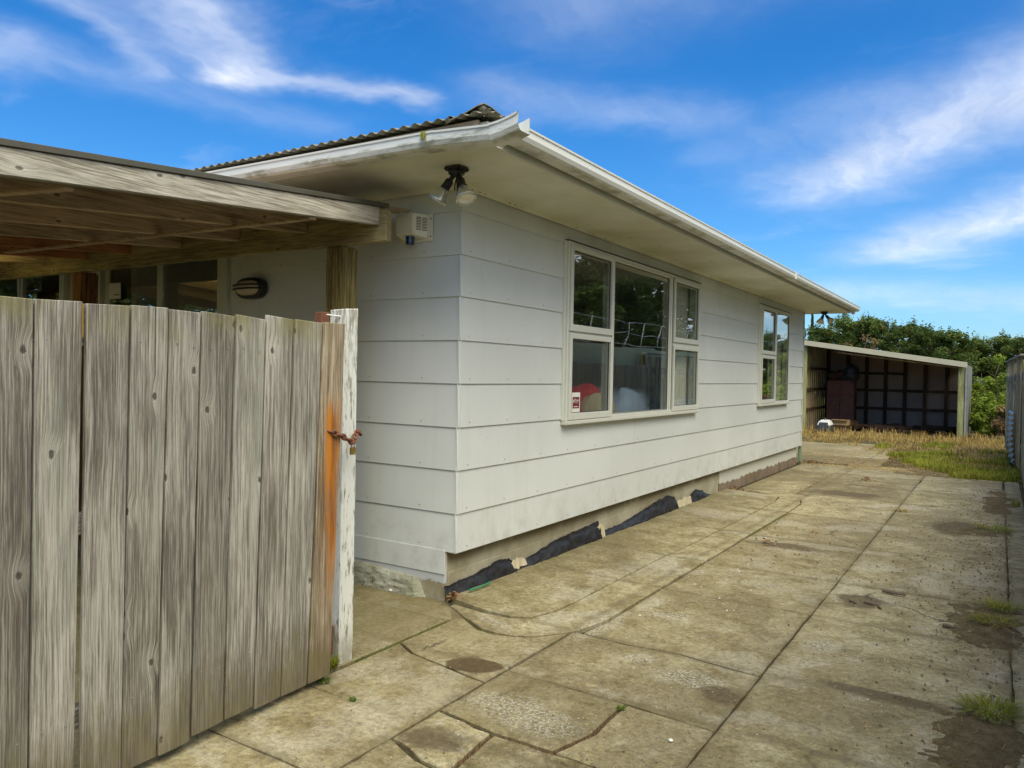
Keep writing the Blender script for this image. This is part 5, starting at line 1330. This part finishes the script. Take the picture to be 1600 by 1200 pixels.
# gutter weed
def tuft(name, c, n, h, sp, mat, label, cat='weed', seed=0, droop=.5, w=.004, parent=None, hang=False, group=None):
    rng = random.Random(seed); b = B()
    for i in range(n):
        th = rng.uniform(0, 6.28); r0 = sp*math.sqrt(rng.random())*.6; x0 = c[0]+math.cos(th)*r0; y0 = c[1]+math.sin(th)*r0; hh = h*rng.uniform(.45, 1.1); t2 = th+rng.uniform(-.8, .8); out = sp*rng.uniform(.2, 1.0)
        sgn = -1 if hang else 1; px, py = -math.sin(t2)*w*rng.uniform(.6, 1.2), math.cos(t2)*w
        p0 = (x0, y0, c[2]); p1 = (x0+math.cos(t2)*out*.4, y0+math.sin(t2)*out*.4, c[2]+sgn*hh*.7); p2 = (x0+math.cos(t2)*out, y0+math.sin(t2)*out, c[2]+sgn*hh*(1-droop*rng.random()))
        b.add([(p0[0]-px, p0[1]-py, p0[2]), (p0[0]+px, p0[1]+py, p0[2]), (p1[0]+px*.8, p1[1]+py*.8, p1[2]), (p1[0]-px*.8, p1[1]-py*.8, p1[2]), p2], [(0, 1, 2, 3), (3, 2, 4)])
    o = b.build(name, mat, parent, fix=False)
    if cat: tag(o, label, cat, group)
    return o
tuft('weed', (.335, -.800, 2.655), 26, .065, .03, M['moss'], 'small mossy weed hanging over the front gutter near the corner', seed=3, hang=True, w=.003)
TF = [((2.83, .09, .008), 260, .055, .15, 'grass', 'bright green grass tuft at the lower right edge of the drive'), ((2.87, 1.93, .008), 150, .055, .14, 'grass', 'upper of the two straggly grass tufts on the right soil patch'), ((2.84, 1.55, .008), 150, .05, .15, 'grass', 'lower of the two straggly grass tufts on the right soil patch'), ((2.84, 4.95, .008), 160, .06, .20, 'grass', 'sparse green tuft on the far soil patch along the right fence'), ((1.487, -.80, .0), 50, .022, .022, 'weed', 'tiny green weed in the crack between two slabs'), ((.14, -1.19, .0), 130, .07, .05, 'grass', 'grass tuft at the foot of the white gate post'), ((.235, -1.33, .0), 80, .025, .045, 'moss', 'mossy tuft in the joint under the end of the gate'), ((.49, -1.40, .0), 40, .022, .022, 'weed', 'tiny green weed in the second slab joint from the gate'), ((1.95, 5.62, .0), 70, .05, .10, 'straw', 'dry yellow tuft on the far long joint of the drive'), ((3.02, 6.9, .0), 90, .10, .08, 'grass', 'green grass against the foot of the right fence')]
for i, (c, n, h, sp, mt, lab) in enumerate(TF): tuft('grass_tuft' if mt != 'weed' else 'weed', c, n, h, sp, M[mt], lab, 'weed' if mt == 'weed' else 'grass tuft', seed=i+10, w=.0022)
# moss in joints : one uncountable mass
def moss_line(pts, n, sp, h, b, rng, w=.002):
    for i in range(n):
        k = rng.randint(0, len(pts)-2); t = rng.random(); x = pts[k][0]+(pts[k+1][0]-pts[k][0])*t+rng.gauss(0, sp); y = pts[k][1]+(pts[k+1][1]-pts[k][1])*t+rng.gauss(0, sp)
        th = rng.uniform(0, 6.28); px, py = math.cos(th)*w, math.sin(th)*w; hh = h*rng.uniform(.3, 1)
        b.add([(x-px, y-py, -.02), (x+px, y+py, -.02), (x+rng.gauss(0, h*.4), y+rng.gauss(0, h*.4), -.004+hh)], [(0, 1, 2)])
mb = B(); rng_ = random.Random(8)
moss_line([(.168, -1.05), (.17, -.7), (.17, -.32)], 900, .005, .010, mb, rng_)
moss_line([(.22, -.215), (.40, -.325), (.52, -.335), (.65, -.31)], 500, .006, .012, mb, rng_)
moss_line([(.93, 3.2), (.935, 4.6)], 2600, .028, .022, mb, rng_)
moss_line([(.24, -1.39), (.84, -1.41)], 200, .004, .008, mb, rng_)
tag(mb.build('moss', M['moss'], None, fix=False), 'moss and fine weeds in the slab joints', 'moss', kind='stuff')
dm = B(); moss_line([(.93, 3.1), (.935, 4.7)], 2200, .035, .016, dm, rng_, .003); moss_line([(.68, 6.2), (.70, 8.4)], 1200, .04, .02, dm, rng_, .003); moss_line([(1.48, -.82), (1.48, -1.05), (1.43, -1.28), (1.17, -1.31), (1.18, -1.6)], 900, .014, .007, dm, rng_, .003)
tag(dm.build('dry_litter', M['deadleaf'], None, fix=False), 'brown litter caught in the slab joints', 'litter', kind='stuff')

def blades(name, n, sampler, hf, mat, label, seed, w=.006):
    rng = np.random.default_rng(seed); V = []; 
    pts = sampler(rng, n); m_ = len(pts); th = rng.uniform(0, 2*np.pi, m_); h = hf(pts, rng); bend = rng.uniform(.15, .9, m_)*h
    px = -np.sin(th)*w*rng.uniform(.5, 1.3, m_); py = np.cos(th)*w
    b0 = np.stack([pts[:, 0]-px, pts[:, 1]-py, np.full(m_, -.04)], 1); b1 = np.stack([pts[:, 0]+px, pts[:, 1]+py, np.full(m_, -.04)], 1)
    m0 = np.stack([pts[:, 0]-px*.7+np.cos(th)*bend*.35, pts[:, 1]-py*.7+np.sin(th)*bend*.35, h*.6], 1); m1 = m0+np.stack([px*1.4, py*1.4, np.zeros(m_)], 1)
    tp = np.stack([pts[:, 0]+np.cos(th)*bend, pts[:, 1]+np.sin(th)*bend, h*rng.uniform(.75, 1., m_)], 1)
    v = np.stack([b0, b1, m1, m0, tp], 1).reshape(-1, 3); k = np.arange(m_)*5
    li = np.stack([k, k+1, k+2, k+3, k+3, k+2, k+4], 1).ravel(); ls = np.stack([np.arange(m_)*7, np.arange(m_)*7+4], 1).ravel(); lt = np.tile([4, 3], m_)
    me = bpy.data.meshes.new(name); me.vertices.add(len(v)); me.vertices.foreach_set('co', v.ravel()); me.loops.add(len(li)); me.loops.foreach_set('vertex_index', li)
    me.polygons.add(len(ls)); me.polygons.foreach_set('loop_start', ls); me.polygons.foreach_set('loop_total', lt); me.update(calc_edges=True); me.materials.append(mat)
    o = bpy.data.objects.new(name, me); COL.objects.link(o); tag(o, label, 'grass', kind='stuff'); return o
def nz2(x, y, s, o): return np.array([mnoise.noise(Vector((a*s, b_*s, o))) for a, b_ in zip(x, y)])
def edge_y(x): return np.interp(x, [-5, -1.6, -.2, .6, 1.1, 1.5, 1.95, 2.4, 3.1], [14.8, 15.0, 14.8, 13.4, 12.3, 11.2, 10.2, 9.6, 9.5])
def s_straw(rng, n):
    x = rng.uniform(-5, 3.2, n); y = rng.uniform(9.0, 19.3, n); m_ = nz2(x, y, 1.1, 2)
    lim = edge_y(x)+.5*nz2(x, y, 2.5, 5)
    keep = (y > lim) & (nz2(x, y, 5.0, 6) > -.28) & ((m_ > -.35) | (y > 16.3)) ; return np.stack([x, y], 1)[keep]
def h_straw(p, rng): return rng.uniform(.012, .055, len(p))*(1+.9*nz2(p[:, 0], p[:, 1], 2.2, 8))+np.clip((p[:, 1]-16.6)/1.8, 0, 1)*rng.uniform(.0, .20, len(p))*(nz2(p[:, 0], p[:, 1], 3.0, 4) > -.05)*(rng.random(len(p)) < .7)
blades('dry_grass', 46000, s_straw, h_straw, M['straw'], 'dry straw-coloured grass in front of the shed', 1, .007)
def s_green(rng, n):
    x = rng.uniform(.6, 3.15, n); y = rng.uniform(9.4, 17.5, n); m_ = nz2(x, y, .9, 9)
    lim = edge_y(x)-.1+.5*nz2(x, y, 2.5, 5); keep = (y > lim) & (m_+.16-np.abs(y-10.8)*.12+.10*(x-1.8)+.25*nz2(x, y, 4.1, 3) > .0); return np.stack([x, y], 1)[keep]
blades('green_grass', 60000, s_green, lambda p, rng: rng.uniform(.03, .11, len(p)), M['grass'], 'patchy green grass on the right of the yard', 2, .005)
def s_far(rng, n):
    x = rng.uniform(-14, 9, n); y = rng.uniform(22.5, 44, n); return np.stack([x, y], 1)
blades('rough_grass', 26000, s_far, lambda p, rng: rng.uniform(.1, .5, len(p)), M['grass'], 'rough grass between the shed and the pines', 3, .02)
# straw litter lying over the last slabs
def litter(name, n, region, mat, label, seed, L=.05, w=.0025, z=.004):
    rng = np.random.default_rng(seed); b = B()
    for i in range(n):
        x, y = region(rng); th = rng.uniform(0, 6.28); l = L*rng.uniform(.3, 1.2); dx, dy = math.cos(th)*l/2, math.sin(th)*l/2; px, py = -math.sin(th)*w, math.cos(th)*w; zz = z+rng.uniform(0, .006)
        b.add([(x-dx-px, y-dy-py, zz), (x-dx+px, y-dy+py, zz), (x+dx+px, y+dy+py, zz+.003), (x+dx-px, y+dy-py, zz+.003)], [(0, 3, 2, 1)])
    o = b.build(name, mat, None, fix=False); return tag(o, label, 'litter', kind='stuff')
litter('straw_litter', 5200, lambda r: (r.uniform(-1.2, 2.9), 9.6+abs(r.normal(0, 2.4))), M['straw'], 'loose straw scattered over the far slabs', 4, L=.10, w=.004)
litter('straw_litter', 260, lambda r: (r.uniform(2.4, 3.05), r.uniform(-.8, 6)), M['straw'], 'pale stalks on the soil at the right edge', 5, L=.055, w=.0007, z=.014)
litter('straw_litter', 30, lambda r: (r.uniform(.4, 2.8), r.uniform(-1.5, 8)), M['straw'], 'single pale stalks lying on the near slabs', 6, L=.05, w=.0007, z=.006)
def grit(name, n, region, mat, label, seed, s0=.002, s1=.007, z=.002):
    rng = np.random.default_rng(seed); b = B()
    for i in range(n):
        x, y = region(rng); s = s0+(s1-s0)*rng.random()**3; q = [Vector(v)*s for v in ((1, 0, .2), (-.5, .8, .1), (-.5, -.8, .3), (.1, .1, 1.0))]; a = rng.uniform(0, 6.28); ca, sa = math.cos(a), math.sin(a)
        b.add([(x+p.x*ca-p.y*sa, y+p.x*sa+p.y*ca, z+p.z) for p in q], [(0, 1, 3), (1, 2, 3), (2, 0, 3)])
    o = b.build(name, mat, None, fix=False); return tag(o, label, 'debris', kind='stuff')
grit('grit', 3800, lambda r: (r.uniform(.2, 2.9), r.uniform(-2.4, 9)), M['rubble'], 'fine dark grit strewn over the concrete', 7, .0018, .009)
grit('soil_crumbs', 2600, lambda r: (2.95-abs(r.normal(0, .32)), r.uniform(-1., 8.5)), M['stick'], 'dark crumbs of soil near the right edge', 8, .002, .012)
grit('white_flecks', 520, lambda r: (r.uniform(.9, 3.0), r.uniform(-2.4, 3)), M['pebble'], 'tiny white chips on the concrete and soil', 9, .0015, .0045)
grit('pale_debris', 90, lambda r: (1.25+r.normal(0, .16), 1.5+r.normal(0, .9)), M['pebble'], 'line of pale crumbs on the middle slabs', 10, .003, .009)
grit('leaf_crumbs', 900, lambda r: (r.uniform(.95, 2.9), 2.0+abs(r.normal(0, 3.2))), M['deadleaf'], 'dark leaf crumbs and droppings scattered over the middle slabs', 12, .003, .016)
def stick(p0, p1, r, label, seed=0):
    r5 = random.Random(seed); a, b_ = Vector(p0), Vector(p1); pts = [a.lerp(b_, t)+Vector((r5.uniform(-1, 1), r5.uniform(-1, 1), 0))*.004 for t in (0, .3, .6, 1)]
    tag(B().tube(pts, [r, r*1.1, r*.95, r*.7], 7).build('stick', M['stick'], None), label, 'stick')
stick((2.195, 1.905, .014), (2.335, 1.878, .014), .0105, 'thickest short brown stick lying on the middle of the drive', 1)
stick((2.035, 1.56, .009), (2.085, 1.50, .009), .006, 'small brown twig left of the thick stick', 2)
stick((2.125, 1.56, .010), (2.215, 1.53, .010), .007, 'brown twig in front of the thick stick', 3)
stick((2.215, 1.53, .010), (2.235, 1.46, .010), .006, 'short twig crossing the end of the front twig', 4)
stick((2.58, 1.31, .014), (2.65, 1.29, .014), .011, 'stubby brown lump by the right soil patch', 5)
for i, (x, y, s, lab) in enumerate(((1.771, -.956, .010, 'round white pebble on the nearest slab'), (-.55, -.03, .014, 'left of two white pebbles under the broken render'), (-.49, -.045, .016, 'right of two white pebbles under the broken render'))):
    soft('pebble', M['pebble'], x, y, s*.6, s, s*.85, s*.6, lab, 'pebble', i+40, pw=2, rough=.08)
# leaf piles
def leafpile(c, n, r, label, seed, kind=None):
    rng = random.Random(seed); b = B()
    for i in range(n):
        th = rng.uniform(0, 6.28); q = r*abs(rng.gauss(0, .5)); x = c[0]+math.cos(th)*q; y = c[1]+math.sin(th)*q*1.6; z = c[2]+rng.uniform(0, .05)*max(0, 1-q/r); s = rng.uniform(.008, .022); d = Vector((rng.gauss(0, 1), rng.gauss(0, 1), rng.gauss(0, .5))).normalized()*s; e = d.cross(Vector((rng.gauss(0, 1), rng.gauss(0, 1), 1))).normalized()*s*.6; p = Vector((x, y, z+.006))
        b.add([p-d, p+e, p+d, p-e], [(0, 1, 2, 3)])
    tag(b.build('leaf_pile', M['deadleaf'], None, fix=False), label, 'dead leaves', kind='stuff')
leafpile((-.0, 5.95, .0), 220, .20, 'brown dead leaves heaped at the step in the foundation', 1); leafpile((.0, -.02, .03), 60, .05, 'dead leaves caught at the near corner of the wall', 2)
leafpile((1.25, 8.2, .0), 60, .16, 'few dead leaves on the far slabs', 3); leafpile((1.15, 3.0, .0), 26, .10, 'dead leaf crumbs by the apron edge', 4); leafpile((.1, 10.0, 0), 120, .25, 'brown leaves by the far corner of the house', 5)
